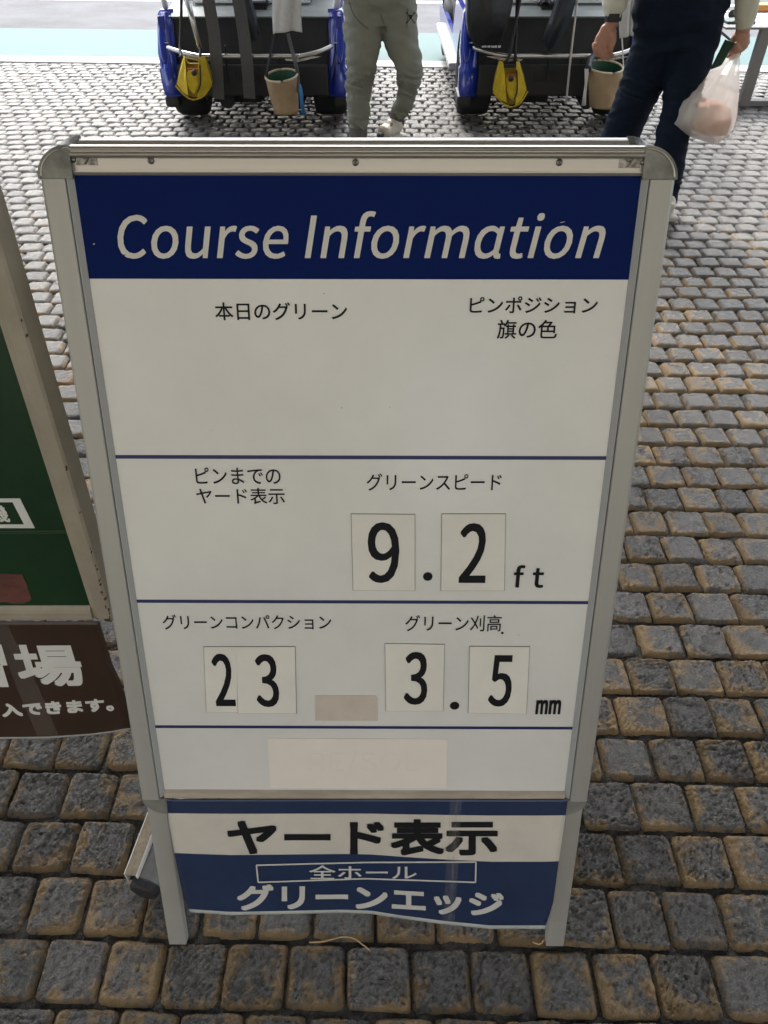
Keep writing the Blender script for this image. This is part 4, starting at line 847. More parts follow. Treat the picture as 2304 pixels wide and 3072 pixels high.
def quad_patch(bm, P, n=1, mi=0): 
    vs = [bm.verts.new(p) for p in P]; f = bm.faces.new(vs); f.material_index = mi; return f
def rounded(pts, n=4):
    return smooth_path(list(pts) + [pts[0]], n)[:-1]
CY = 5.14                            # the carts' rear faces
def LEAN(o):                         # the rear slopes forward above the bumper
    for v in o.data.vertices: v.co.y += max(0, v.co.z - .34) * .55
def wheel(parent, x, y, r, wd, side):
    bm = bmesh.new(); h = wd / 2
    lathe(bm, [(r * .58, -h * .9), (r * .80, -h), (r * .95, -h * .9), (r, -h * .62), (r, h * .62), (r * .95, h * .9), (r * .80, h), (r * .58, h * .9), (r * .58, -h * .9)], (x, y, r), 'x', 40)
    w_ = obj('wheel', bm, m_tyre, parent, True)
    bm = bmesh.new()
    lathe(bm, [(0, -h * .5), (r * .50, -h * .5), (r * .57, -h * .88), (r * .60, -h * .90), (r * .60, h * .90), (r * .57, h * .88), (r * .45, h * .55), (r * .2, h * .6), (0, h * .6)] if side > 0 else
          [(0, h * .5), (r * .50, h * .5), (r * .57, h * .88), (r * .60, h * .90), (r * .60, -h * .90), (r * .57, -h * .88), (r * .45, -h * .55), (r * .2, -h * .6), (0, -h * .6)], (x, y, r), 'x', 32)
    obj('rim', bm, m_rim, w_, True)
def golf_cart(X, label, group):
    t = thing('golf_cart', label, 'golf cart', (X, CY, 0), group)
    hw = .61
    # rear fenders: tall blue corner pods, glossy, with a lower lobe
    for sg in (-1, 1):
        bm = bmesh.new()
        prof = [(.478, .165), (.572, .165), (.584, .20), (.586, .31), (.576, .325), (.584, .40), (.578, .50), (.570, .585), (.555, .605), (.475, .605), (.480, .50), (.482, .335), (.472, .325), (.470, .20)]
        prism(bm, [(p[0] * sg, p[1]) for p in prof], lambda p, q: (p[0] + sg * -.02 * (q > .2), q, p[1]), -.015, .10)
        bmesh.ops.recalc_face_normals(bm, faces=bm.faces[:])
        bmesh.ops.bevel(bm, geom=[e for e in bm.edges if abs(e.verts[0].co.y - e.verts[1].co.y) < 1e-6 and e.verts[0].co.y < 0], offset=.012, segments=3, affect='EDGES', clamp_overlap=True)
        fd = obj('fender', bm, m_blue, t, True)
        LEAN(fd)
        bm = bmesh.new()                       # bulging lamp-shaped moulding on the pod
        ball(bm, (sg * .548, -.008, .455), (.026, .016, .110), 20); LEAN(obj('fender_bulge', bm, m_blue, fd, True))
        bm = bmesh.new(); box(bm, (sg * .53 - .02, .040, .447), (sg * .53 + .02, .048, .453)); obj('fender_mark', bm, m_chrome, fd)
        # side panel running forward with wheel arch
        bm = bmesh.new()
        arch = [(.72 * cos(a) * .36 + .30, .20 + .28 * sin(a)) for a in [pi - pi * k / 10 for k in range(11)]]
        pts = [(.08, .58), (.08, .20)] + [(y, z) for y, z in arch if y > .09] + [(.62, .20), (2.30, .20), (2.30, .34), (1.0, .34), (.85, .58)]
        prism(bm, pts, lambda p, q: (q * sg, p[0], p[1]), .530, .562)
        sp = obj('side_panel', bm, m_blue, t)
        bm = bmesh.new(); box(bm, (sg * .57 - .03, .72, .17), (sg * .57 + .03, 2.3, .215), .01); obj('side_sill', bm, m_sill, t)
        bm = bmesh.new(); tube(bm, smooth_path([(sg * .53, .20, .60), (sg * .55, .16, 1.0), (sg * .52, .10, 1.75)]), .018, 10); obj('roof_post', bm, m_sill, t, True)
        bm = bmesh.new(); tube(bm, smooth_path([(sg * .53, 2.35, .55), (sg * .53, 2.15, 1.2), (sg * .52, 2.0, 1.75)]), .018, 10); obj('roof_post', bm, m_sill, t, True)
        bm = bmesh.new(); box(bm, (sg * .545 - .045, .0, .10), (sg * .545 + .045, .26, .168), .02); obj('mud_guard', bm, m_tub, t)
    # rear panel and tub
    bm = bmesh.new(); box(bm, (-.485, .0, .17), (.485, .12, .585), .02); rp = obj('rear_panel', bm, m_tub2, t); LEAN(rp)
    bm = bmesh.new(); box(bm, (-.47, -.022, .170), (.47, .004, .345), .012); obj('bumper', bm, m_tub, t)
    bm = bmesh.new(); box(bm, (-.12, -.028, .255), (.03, -.0205, .315), .004); obj('number_plate_recess', bm, m_tub2, t)
    bm = bmesh.new()
    prism(bm, [(-.02, .575), (.02, .600), (.16, .630), (.42, .635), (.42, .56), (.0, .56)], lambda p, q: (q, p[0], p[1]), -.50, .50)
    for v in bm.verts: v.co.y += .13
    dk = obj('rear_deck', bm, m_silver, t)
    bm = bmesh.new(); box(bm, (-.36, .22, .626), (.36, .53, .640), .006); ty = obj('deck_tray', bm, m_winwhite, t)
    bm = bmesh.new()
    for a, b in (((-.37, .235, .6405), (.37, .245, .644)), ((-.375, .235, .6405), (-.367, .51, .644)), ((.367, .235, .6405), (.375, .51, .644))): box(bm, a, b)
    obj('tray_seal', bm, m_cord, ty)
    bm = bmesh.new(); box(bm, (-.50, .12, .16), (.50, 2.25, .30), .03); obj('floor_pan', bm, m_tub, t)
    bm = bmesh.new(); prism(bm, [(2.25, .16), (2.60, .24), (2.66, .42), (2.52, .62), (2.35, .72), (2.25, .72)], lambda p, q: (q, p[0], p[1]), -.56, .56); obj('front_cowl', bm, m_blue, t)
    for y in (.62, 1.42):
        bm = bmesh.new(); box(bm, (-.52, y, .40), (.52, y + .46, .56), .04); st = obj('seat', bm, m_seat, t)
        bm = bmesh.new(); box(bm, (-.52, y - .10, .58), (.52, y + .01, 1.02), .04); obj('backrest', bm, m_seat, st)
        bm = bmesh.new(); box(bm, (-.50, y + .02, .30), (.50, y + .42, .405), .01); obj('seat_base', bm, m_tub, st)
    bm = bmesh.new(); tube(bm, [(-.28, 2.28, .65), (-.28, 2.06, .80)], .02, 8)
    for k in range(20):
        a, b = 2 * pi * k / 20, 2 * pi * (k + 1) / 20
        tube(bm, [(-.28 + .16 * cos(a), 2.05 + .07 * sin(a), .80 + .13 * sin(a)), (-.28 + .16 * cos(b), 2.05 + .07 * sin(b), .80 + .13 * sin(b))], .012, 6)
    obj('steering_wheel', bm, m_tub, t)
    bm = bmesh.new(); box(bm, (-.60, -.10, 1.75), (.60, 2.25, 1.81), .03); obj('roof', bm, m_sill, t)
    bm = bmesh.new()
    tube(bm, [(-.50, .30, .16), (.50, .30, .16)], .035, 10); box(bm, (-.30, .12, .10), (.02, .45, .17), .02)
    tube(bm, [(.26, .06, .12), (.26, .30, .14)], .045, 12); tube(bm, [(-.20, .06, .13), (-.20, .30, .14)], .05, 12)
    obj('axle', bm, m_tyre, t)
    for sg in (-1, 1):
        wheel(t, sg * .465, .27, .205, .215, sg); wheel(t, sg * .475, 2.12, .205, .17, sg)
    # bag bar: bent steel tube across the back
    bm = bmesh.new()
    tube(bm, smooth_path([(-.51, .0, .432), (-.42, -.055, .418), (-.31, -.095, .405), (-.24, -.10, .405), (.24, -.10, .405), (.31, -.095, .405), (.42, -.055, .420), (.50, .0, .440)], 5), .0135, 12)
    bar = obj('bag_bar', bm, m_chrome, t, True)
    bm = bmesh.new()
    for sg in (-1, 1): 
        bm = bmesh.new(); prism(bm, [(sg * .44, .400), (sg * .30, .372), (sg * .22, .378), (sg * .20, .400)], lambda p, q: (p[0], q, p[1]), -.080, -.074)
        obj('bar_gusset', bm, m_chrome, bar)
    bm = bmesh.new()
    for x in (-.17, .17):
        bm = bmesh.new(); tube(bm, [(x, -.10, .405), (x, .01, .36)], .010, 8); obj('bar_bracket', bm, m_chrome, bar)
    return t
GC = 'golf carts parked on the cobbles'
c1 = golf_cart(-.82, 'blue golf cart with two grey straps hanging over its bag bar, beside grey joggers', GC)
c2 = golf_cart(1.06, 'blue golf cart carrying a big black golf bag, behind the person in navy trousers', GC)
def W2(x, y, Y): return at(x, y, Y)
def ribbon(name, path, wd, m, parent=None, thick=.003, edge=None, I=None):
    """flat strap: path of (x, y) measured points with depth"""
    bm = bmesh.new(); pts = [W2(*p) for p in path]
    for i in range(len(pts) - 1):
        a, b = pts[i], pts[i + 1]
        d = (b - a).normalized(); s_ = Vector((d.z, 0, -d.x)).normalized() * wd / 2
        if i == 0: prev = [a - s_, a + s_]
        nx = [b - s_, b + s_]
        q = [prev[0], prev[1], nx[1], nx[0]]
        A = [bm.verts.new(p) for p in q]; B = [bm.verts.new(p + Vector((0, thick, 0))) for p in q]
        bm.faces.new(A[::-1]); bm.faces.new(B)
        for k in range(4): bm.faces.new((A[k], A[(k + 1) % 4], B[(k + 1) % 4], B[k]))
        prev = nx
    if I is not None:
        for v in bm.verts: v.co = I @ v.co
    return obj(name, bm, m, parent)
I1 = Matrix.Translation((.82, -CY, 0)); I2 = Matrix.Translation((-1.06, -CY, 0))
SY = CY - .13
ribbon('strap', [(448, -12, SY), (462, 70, SY), (468, 140, SY - .01), (472, 214, SY)], .072, m_strap, c1, I=I1)
ribbon('strap', [(513, -12, SY), (526, 70, SY), (534, 140, SY - .01), (539, 213, SY)], .072, m_strap, c1, I=I1)
bm = bmesh.new()
tube(bm, [I1 @ W2(398, -20, CY - .05), I1 @ W2(433, 104, CY - .10)], .017, 10); obj('bag_support', bm, m_chrome, c1, True)
bm = bmesh.new(); tube(bm, [I1 @ W2(486, 98, CY - .115), I1 @ W2(490, 165, CY - .06), I1 @ W2(494, 180, CY - .05)], .006, 6); obj('cord', bm, m_cord, c1)
bm = bmesh.new(); tube(bm, [I2 @ W2(1186, 100, CY - .115), I2 @ W2(1184, 150, CY - .06), I2 @ W2(1182, 172, CY - .05)], .006, 6); obj('cord', bm, m_cord, c2)
bm = bmesh.new(); tube(bm, smooth_path([I2 @ W2(1250, -20, CY - .09), I2 @ W2(1240, 60, CY - .12), I2 @ W2(1232, 130, CY - .13), I2 @ W2(1223, 222, CY - .13)]), .0065, 8); obj('cord', bm, m_whitecord, c2, True)

# bags standing on the racks
def soft_bag(name, outline, Y, depth, m, label, cat, group=None, bev=.03):
    bm = bmesh.new(); P = [at(x, y, Y) for x, y in outline]
    prism(bm, P, lambda p, q: (p.x, p.y + q, p.z), 0, depth)
    bmesh.ops.recalc_face_normals(bm, faces=bm.faces[:])
    bmesh.ops.bevel(bm, geom=bm.edges[:], offset=bev, segments=4, affect='EDGES', clamp_overlap=True)
    o = obj(name, bm, m, None, True); return tag(o, label, cat, group)
gb = soft_bag('golf_bag', [(1012, -60), (1012, 60), (1018, 92), (1032, 104), (1075, 106), (1084, 96), (1100, 50), (1122, -60)], CY - .17, .24, m_bagblk,
              'large black golf bag standing on the bag bar of a cart', 'golf bag')
bm = bmesh.new()
xs = np.linspace(1041, 1084, 22)
for i, x in enumerate(xs[:-1]):
    h = [3, 4.5, 2, 5, 4, 0, 4.5, 3.5, 5, 0, 4][i % 11]
    if h: box(bm, tuple(at(x, 102.5 + .02 * (x - 1041), CY - .18)), tuple(at(x + 1.4, 102.5 - h, CY - .172)))
obj('white_print', bm, m_winwhite, gb)
soft_bag('golf_bag', [(1215, -60), (1213, 0), (1196, 50), (1178, 98), (1182, 107), (1196, 108), (1202, 100), (1232, 50), (1246, 0), (1252, -60)], CY - .16, .16, m_bagnvy,
         'slim dark golf bag leaning on the bag bar, between black bag and pale cord', 'golf bag', None, .015)
soft_bag('golf_bag', [(495, -60), (503, 0), (522, 55), (542, 95), (550, 92), (556, 80), (548, 40), (536, 0), (530, -60)], CY - .10, .14, m_bagnvy,
         'dark navy golf bag leaning behind the grey straps of the cart', 'golf bag', None, .012)
bm = bmesh.new(); box(bm, tuple(at(530, 17, 5.42)), tuple(at(575, 6, 5.30)), .012)
for x in (534, 545): tube(bm, [at(x, 17, 5.28), at(x - 1, 34, 5.25)], .012, 8)
tag(obj('clip_gadget', bm, m_cord), 'small black clip unit lying on the silver deck of the cart', 'holder')
bm = bmesh.new(); box(bm, tuple(at(1162, 18, 5.42)), tuple(at(1200, 9, 5.30)), .012); tube(bm, [at(1178, 12, 5.3), at(1182, -10, 5.35)], .03, 10)
tag(obj('clip_gadget', bm, m_cord), 'small black clip unit on the rear deck beside the slim golf bag', 'holder')

# things hung from the bars
def towel(x0, x1, y1, Y, label, bend=0):
    bm = bmesh.new(); n, mm = 16, 22; rows = []
    for j in range(mm):
        b = j / (mm - 1); y = -70 + b * (y1 + 70); r_ = []
        for i in range(n):
            a = i / (n - 1); x = x0 + a * (x1 - x0) + bend * (b - .6) * 10 + 1.5 * sin(b * 7)
            p = at(x, y + (2.2 * sin(a * 5.5 + 1) + (3 if i == 0 else 0)) * (b > .9), Y)
            r_.append(bm.verts.new(p + Vector((0, .010 * sin(a * 9 + b * 2) + .006 * sin(a * 17 + 4 * b), 0))))
        rows.append(r_)
    for j in range(mm - 1):
        for i in range(n - 1): bm.faces.new((rows[j][i], rows[j][i + 1], rows[j + 1][i + 1], rows[j + 1][i])).smooth = True
    o = obj('towel', bm, m_towel, None, True); md = o.modifiers.new('t', 'SOLIDIFY'); md.thickness = .006
    return tag(o, label, 'towel', 'white towels hung on the carts')
towel(590, 652, 69, CY - .16, 'white towel hanging over the cart beside the grey straps')
towel(1341, 1374, 79, CY - .14, 'white towel hanging beside the hand with the black watch', -.6)

def ellipse_ring(c, rx, ry, tilt, seg=28, tf=0):
    out = []
    for k in range(seg):
        a = 2 * pi * k / seg; out.append(Vector((c.x + rx * cos(a), c.y + ry * sin(a), c.z + tilt * cos(a) + tf * sin(a))))
    return out
def bucket(label, xl, xr, yt_l, yt_r, bl, br, yb, Y, tool, strap):
    top_l, top_r = at(xl, yt_l, Y), at(xr, yt_r, Y)
    bot_l, bot_r = at(bl, yb, Y), at(br, yb, Y)
    t = thing('sand_bucket', label, 'bucket', ((bot_l.x + bot_r.x) / 2, Y, bot_l.z), 'tan sand buckets hung on the carts')
    Ib = Matrix.Translation(-Vector(t.location))
    ct, cb_ = (top_l + top_r) / 2, (bot_l + bot_r) / 2
    rt, rb = (top_r.x - top_l.x) / 2, (bot_r.x - bot_l.x) / 2; tl = (top_r.z - top_l.z) / 2
    bm = bmesh.new(); rings = []
    for j in range(12):
        f = j / 11; c = cb_.lerp(ct, f); r0 = rb + (rt - rb) * f
        ring = ellipse_ring(c, r0, r0 * .85, tl * f, 28, .017 * f)
        ring = [Vector((c.x + (p.x - c.x) * (1 + .02 * sin(5 * k * .22 + 6 * f)), c.y + (p.y - c.y) * (1 + .05 * sin(k * .9 + 5 * f)), p.z)) for k, p in enumerate(ring)]
        rings.append([bm.verts.new(Ib @ p) for p in ring])
    for j in range(11):
        for k in range(28): bm.faces.new((rings[j][k], rings[j][(k + 1) % 28], rings[j + 1][(k + 1) % 28], rings[j + 1][k]))
    bm.faces.new(rings[0][::-1])
    obj('bucket_wall', bm, m_tan, t, True)
    bm = bmesh.new(); rings = []
    for j in range(6):
        f = .98 - j / 5 * .45; c = cb_.lerp(ct, f); r0 = (rb + (rt - rb) * f) * .915
        rings.append([bm.verts.new(Ib @ p) for p in ellipse_ring(c, r0, r0 * .85, tl * f, 28, .017 * f)])
    for j in range(5):
        for k in range(28): bm.faces.new((rings[j][k], rings[j][(k + 1) % 28], rings[j + 1][(k + 1) % 28], rings[j + 1][k]))
    bm.faces.new(rings[-1])
    obj('lining', bm, m_green_in, t, True)
    bm = bmesh.new(); ring = [Ib @ p for p in ellipse_ring(ct, rt * .985, rt * .985 * .85, tl, 28, .017)]
    tube(bm, ring + [ring[0]], .0065, 8, cap=False); obj('rim_binding', bm, m_tanrim, t, True)
    for s_ in strap:
        bm = bmesh.new(); tube(bm, smooth_path([Ib @ at(*p) for p in s_[0]], 5), s_[1], 8, ref=(1, 0, 0)); obj('strap', bm, s_[2], t, True)
    bm = bmesh.new(); tube(bm, [Ib @ at(*p) for p in tool[0]], tool[1], 10); obj('hand_tool', bm, tool[2], t, True)
    return t
BY = CY - .20
bucket('tan canvas sand bucket with a blue tool hung beside the grey straps', 573, 643, 166, 160, 592, 645, 243, BY,
       ([(648, 183, BY - .07), (651, 205, BY - .07), (652, 222, BY - .07), (656, 247, BY - .07)], [.006, .012, .010, .014], m_brush),
       [([(622, 72, CY - .12), (630, 105, CY - .14), (638, 135, CY - .2), (643, 162, BY), (645, 200, BY - .05)], (.011, .004), m_strap),
        ([(592, 60, CY - .05), (586, 105, CY - .12), (578, 150, BY), (575, 168, BY)], (.008, .004), m_cord)])
bucket('tan canvas sand bucket under the hand with the black watch', 1268, 1346, 142, 146, 1274, 1337, 230, BY,
       ([(1268, 148, BY - .06), (1266, 180, BY - .06), (1263, 205, BY - .06), (1261, 227, BY - .06)], [.014, .008, .010, .014], m_whitecord),
       [([(1343, 70, CY - .1), (1345, 110, CY - .15), (1347, 148, BY)], .004, m_whitecord),
        ([(1282, 120, CY - .12), (1275, 130, CY - .16), (1271, 150, BY - .07)], .018, m_bagnvy)])

def yellow_bag(label, k, Y, cords):
    """folded canvas kit bag; k maps the measured outline"""
    c = at(*k(418, 213), Y)
    t = thing('kit_bag', label, 'bag', tuple(c), 'yellow canvas kit bags hung on the carts')
    Ib = Matrix.Translation(-c)
    def pan(name, pts, y0, y1, m, bev=.004):
        bm = bmesh.new(); P = [Ib @ at(*k(*p), Y) for p in pts]
        prism(bm, P, lambda p, q: (p.x, p.y + q, p.z), y0, y1)
        bmesh.ops.recalc_face_normals(bm, faces=bm.faces[:])
        if bev: bmesh.ops.bevel(bm, geom=bm.edges[:], offset=bev, segments=2, affect='EDGES', clamp_overlap=True)
        return obj(name, bm, m, t, False)
    pan('back_panel', [(394, 124), (404, 140), (430, 140), (440, 128), (450, 150), (457, 182), (440, 205), (425, 213), (412, 213), (396, 202), (379, 185), (384, 155)], .03, .06, m_yellowd)
    # two folded side flaps, bulging toward the viewer
    for sd in (0, 1):
        src = [(393, 122), (400, 122), (404, 150), (408, 205), (394, 200), (379, 184)] if not sd else [(430, 122), (440, 124), (456, 183), (443, 203), (428, 210), (432, 160)]
        bm = bmesh.new(); P = [Ib @ at(*k(*p), Y) for p in src]
        off = [.03, -.02, -.035, -.02, .01, .03] if not sd else [-.02, .03, .03, .01, -.02, -.035]
        A = [bm.verts.new(p + Vector((0, o_, 0))) for p, o_ in zip(P, off)]; B = [bm.verts.new(p + Vector((0, o_ + .006, 0))) for p, o_ in zip(P, off)]
        bm.faces.new(A[::-1]); bm.faces.new(B)
        for i in range(6): bm.faces.new((A[i], A[(i + 1) % 6], B[(i + 1) % 6], B[i]))
        obj('side_flap', bm, m_yellow, t)
    pan('pocket', [(406, 150), (430, 152), (434, 180), (426, 200), (414, 196), (408, 180)], -.045, -.02, m_yellow, .008)
    pan('pocket_lining', [(405, 146), (430, 146), (430, 158), (406, 158)], -.02, -.012, m_orange, 0)
    bm = bmesh.new(); tube(bm, smooth_path([Ib @ at(*k(*p), Y - .05) for p in ((403, 140), (408, 185), (417, 202), (426, 200), (433, 180), (432, 140))][3:], 4), .0045, 6); obj('piping', bm, m_cord, t)
    bm = bmesh.new(); tube(bm, smooth_path([Ib @ at(*k(*p), Y + .02) for p in ((379, 185), (396, 203), (412, 214), (425, 214), (441, 206), (457, 183))], 4), .005, 6); obj('hem', bm, m_yellow, t)
    bm = bmesh.new(); ball(bm, tuple(Ib @ at(*k(419, 157), Y - .05)), .017, 14); obj('black_handle', bm, m_cord, t, True)
    for q in cords:
        bm = bmesh.new(); tube(bm, smooth_path([Ib @ at(*p) for p in q], 4), .009, 8); obj('hanging_strap', bm, m_cord, t, True)
yellow_bag('yellow canvas kit bag with a black ball handle, hung beside the grey straps', lambda x, y: (x, y), CY - .22,
           [[(392, -15, CY - .05), (391, 60, CY - .08), (389, 105, CY - .14), (392, 124, CY - .20)], [(433, 104, CY - .12), (432, 124, CY - .2)]])
yellow_bag('yellow canvas kit bag hung below the big black golf bag', lambda x, y: (1103 + (x - 418) * .95, 229 + (y - 213) * 1.06), CY - .22,
           [[(1126, -15, CY - .1), (1112, 60, CY - .16), (1100, 120, CY - .20), (1090, 134, CY - .2)], [(1117, 0, CY - .1), (1113, 134, CY - .2)]])

# ------------------------------------------------------------------ low table at the frame's edge with small things on it
m_grey = mat('grey_powder_coat', (.20, .195, .185), .5, var=.1)
TY = 5.62
tp = at(1620, 57, TY)
tb = thing('side_table', 'grey steel table with a white top behind the man with the carrier bag', 'table', (2.9, TY, 0))
def tbox(name, lo, hi, m, par=None, bev=.003):
    bm = bmesh.new(); box(bm, Vector(lo) - Vector((2.9, TY, 0)), Vector(hi) - Vector((2.9, TY, 0)), bev); return obj(name, bm, m, par or tb)
xl_ = at(1604, 230, TY).x; zt = tp.z
tbox('tabletop', (xl_ - .28, TY - .03, zt - .014), (xl_ + 1.3, TY + .62, zt), m_grey)
tbox('table_cover', (xl_ - .26, TY + .01, zt + .0005), (xl_ + 1.28, TY + .60, zt + .003), mat('white_table_cover', (.42, .44, .46), .4), None, 0)
tbox('leg', (xl_ - .035, TY - .02, 0.03), (xl_ + .035, TY + .03, zt - .013), m_grey)
tbox('leg', (xl_ - .30, TY + .56, 0.0), (xl_ - .25, TY + .60, zt - .013), m_grey)
tbox('leg', (xl_ + 1.2, TY - .02, 0.0), (xl_ + 1.26, TY + .03, zt - .013), m_grey)
tbox('leg', (xl_ + 1.2, TY + .56, 0.0), (xl_ + 1.26, TY + .60, zt - .013), m_grey)
tbox('foot_bar', (xl_ - .30, TY - .02, 0.0), (xl_ + 1.3, TY + .03, .034), m_grey)
bm = bmesh.new(); T0 = Vector((2.9, TY, 0))
tube(bm, [Vector((xl_ - .27, TY + .4, .13)) - T0, Vector((xl_ - .01, TY + .1, .06)) - T0], .010, 8)
tube(bm, [Vector((xl_ - .2, TY + .5, zt - .05)) - T0, Vector((xl_ - .02, TY + .3, zt - .17)) - T0], .008, 8)
obj('brace', bm, m_grey, tb)
def gl(label, x, dy, a=0):
    t = thing('spectacles', label, 'glasses', (x, TY + dy, zt + .003), 'glasses lying on the table')
    for s_ in (-1, 1):
        bm = bmesh.new(); lathe(bm, [(0, -.003), (.026, -.003), (.026, .003), (0, .003)], (s_ * .033, 0, .022), 'y', 18); obj('lens', bm, m_cord, t)
    bm = bmesh.new(); tube(bm, [(-.012, 0, .03), (.012, 0, .03)], .003, 6); tube(bm, [(-.06, 0, .03), (-.05, .13, .012)], .003, 6); tube(bm, [(.06, 0, .03), (.05, .13, .012)], .003, 6)
    obj('spectacle_frame', bm, m_cord, t)
gl('dark round glasses lying on the front edge of the white table', xl_ + .17, .05)
gl('dark glasses lying farther back on the white table, behind the sleeve', xl_ - .10, .30)
bm = bmesh.new(); box(bm, (xl_ + .02, TY + .30, zt + .004), (xl_ + .22, TY + .49, zt + .006), 0)
tag(obj('paper_sheet', bm, m_winwhite), 'white sheet of paper on the table under the dark glasses', 'paper')
bm = bmesh.new(); box(bm, (xl_ + .10, TY + .50, zt + .0075), (xl_ + .30, TY + .62, zt + .05), .006)
tag(obj('orange_box', bm, mat('orange_card', (.42, .17, .03), .6)), 'orange brown box at the back of the white table', 'box')
bm = bmesh.new(); box(bm, (xl_ - .25, TY + .05, zt + .004), (xl_ - .06, TY + .20, zt + .02), .004)
tag(obj('dark_tray', bm, mat('dark_green_card', (.01, .04, .03), .5)), 'flat dark green tray on the table beside the white sleeve', 'tray')

# ------------------------------------------------------------------ people
m_skin = mat('skin', (.40, .205, .135), .5, var=.12, vscale=30, bump=.15, bscale=180)
m_skin.node_tree.nodes['Principled BSDF'].inputs['Subsurface Weight'].default_value = .08
m_skin.node_tree.nodes['Principled BSDF'].inputs['Subsurface Radius'].default_value = (.01, .004, .002)
m_jog = mat('sage_grey_jersey', (.205, .212, .175), .9, var=.10, vscale=12, bump=.25, bscale=420)
m_cuff = mat('grey_ribbed_cuff', (.125, .115, .108), .95, bump=.6, bscale=300, stretch=(1, 1, .1))
m_navyt = mat('navy_twill', (.0035, .0095, .022), .75, var=.15, vscale=14, bump=.25, bscale=300)
m_navyt.node_tree.nodes['Principled BSDF'].inputs['Specular IOR Level'].default_value = .15
m_shirt = mat('cream_knit', (.56, .55, .46), .9, var=.06, vscale=30, bump=.35, bscale=240)
m_shoe = mat('off_white_leather', (.58, .53, .45), .5, var=.12, vscale=20)
m_sole = mat('rubber_sole', (.50, .47, .41), .7, var=.3, vscale=30)
m_hair = mat('black_hair', (.012, .010, .009), .6, bump=.8, bscale=200)

def tub_px(bm, joints, ryf=1.0, seg=18, off=Vector()):
    """limb from measured joints (x, y, half-width, Y)"""
    pts = [at(x, y, Y) - off for x, y, h, Y in joints]
    rad = [(h * pxm(x, y, Y), h * pxm(x, y, Y) * ryf) for x, y, h, Y in joints]
    sp = smooth_path(pts, 4); rr = []
    for i in range(len(rad) - 1):
        for k in range(4): rr.append(tuple(rad[i][q] + (rad[i + 1][q] - rad[i][q]) * k / 4 for q in (0, 1)))
    rr.append(rad[-1]); tube(bm, sp, rr, seg)
    for p, r in ((sp[0], rr[0]), (sp[-1], rr[-1])): pass
def folds(seedv, amp, zs=40, spots=()):
    def f(co):
        x, y, z = co[:, 0], co[:, 1], co[:, 2]
        a = np.arctan2(y, x)
        n1 = vnoise(x * 9 + z * 14 + seedv, z * 26 + x * 8 + y * 11, 31) - .5
        n2 = vnoise(x * 16 - z * 20 + seedv, z * 44 + y * 22, 32) - .5
        r = np.abs(n1) * -2 + .35
        out = amp * (.9 * r + .55 * n2)
        for zc, zw, k in spots: out = out + amp * k * np.exp(-((z - zc) / zw) ** 2) * np.sin(z * 210 + x * 45 + 30 * n1)
        return out
    return f
def figure_upper(bm, c, h_hip, height, sh_w, face, off, lean=0):
    """torso, neck and head above the hips (mostly above the picture)"""
    x, y = c; s_ = height / 1.70
    P = lambda a, b, z: Vector((x + a, y + b + lean * (z - h_hip), z)) - off
    tube(bm, smooth_path([P(0, 0, h_hip - .08), P(0, .0, h_hip + .05), P(0, .01, h_hip + .20), P(0, 0, h_hip + .40), P(0, 0, h_hip + .50)], 4),
         [(sh_w * .42, .11)] * 4 + [(sh_w * .41, .105)] * 4 + [(sh_w * .40, .10)] * 4 + [(sh_w * .47, .115)] * 4 + [(sh_w * .30, .075)], 20)
    tube(bm, [P(0, 0, h_hip + .46), P(0, .01, h_hip + .62)], .055, 14)
    hz = height - .115 * s_
    ball(bm, tuple(P(0, .01 * face, hz)), (.075, .095, .115), 20)
    ball(bm, tuple(P(0, .10 * face, hz - .02)), (.014, .018, .022), 10)          # nose
    ball(bm, tuple(P(0, .085 * face, hz - .055)), (.026, .014, .010), 10)        # mouth
    for s2 in (-1, 1):
        ball(bm, tuple(P(s2 * .076, 0, hz - .01)), (.012, .022, .032), 10)       # ears
        ball(bm, tuple(P(s2 * .03, .083 * face, hz + .015)), (.015, .012, .010), 10)
    return P, hz

def shoe(bm, heel, toe, h=.085, wd=.045):
    heel, toe = Vector(heel), Vector(toe); d = toe - heel
    tube(bm, smooth_path([heel + d * -.02 + Vector((0, 0, .045)), heel + d * .12 + Vector((0, 0, .05)), heel + d * .4 + Vector((0, 0, .048)), heel + d * .7 + Vector((0, 0, .035)), heel + d + Vector((0, 0, .026))], 3),
         [(.026, .030)] * 3 + [(wd * .82, .050)] * 3 + [(wd * .85, .045)] * 3 + [(wd, .033)] * 3 + [(.022, .018)], 14, ref=Vector((-d.y, d.x, 0)).normalized())

# --- person in grey joggers
Y1 = 4.50
O1 = Vector((at(812, 0, Y1).x, Y1, 0))
pa1 = thing('person', 'person in sage grey jogging trousers and off-white shoes walking between the carts', 'person', tuple(O1))
LJ = [(786, -40, 42, Y1), (784, 40, 43, Y1), (783, 90, 40, Y1 - .02), (782, 140, 33, Y1 - .03), (776, 180, 28, Y1 - .02), (774, 225, 25, Y1), (774, 262, 23.5, Y1), (774, 276, 20, Y1)]
RJ = [(852, -40, 44, Y1), (858, 30, 43, Y1 + .01), (868, 90, 37, Y1 - .01), (881, 130, 31, Y1 - .03), (885, 155, 27, Y1 - .04), (882, 178, 24, Y1 - .01), (876, 215, 20, Y1 + .05), (867, 234, 19.5, Y1 + .08), (862, 243, 18, Y1 + .09)]
bm = bmesh.new(); tub_px(bm, LJ, 1.05, off=O1); tub_px(bm, RJ, 1.05, off=O1)
tube(bm, smooth_path([at(818, 52, Y1) - O1, at(818, 0, Y1) - O1, at(818, -60, Y1) - O1, at(818, -110, Y1) - O1], 3),
     [(.13, .10)] * 3 + [(.19, .135)] * 3 + [(.19, .135)] * 3 + [(.165, .12)], 22)
zk = at(884, 158, Y1).z
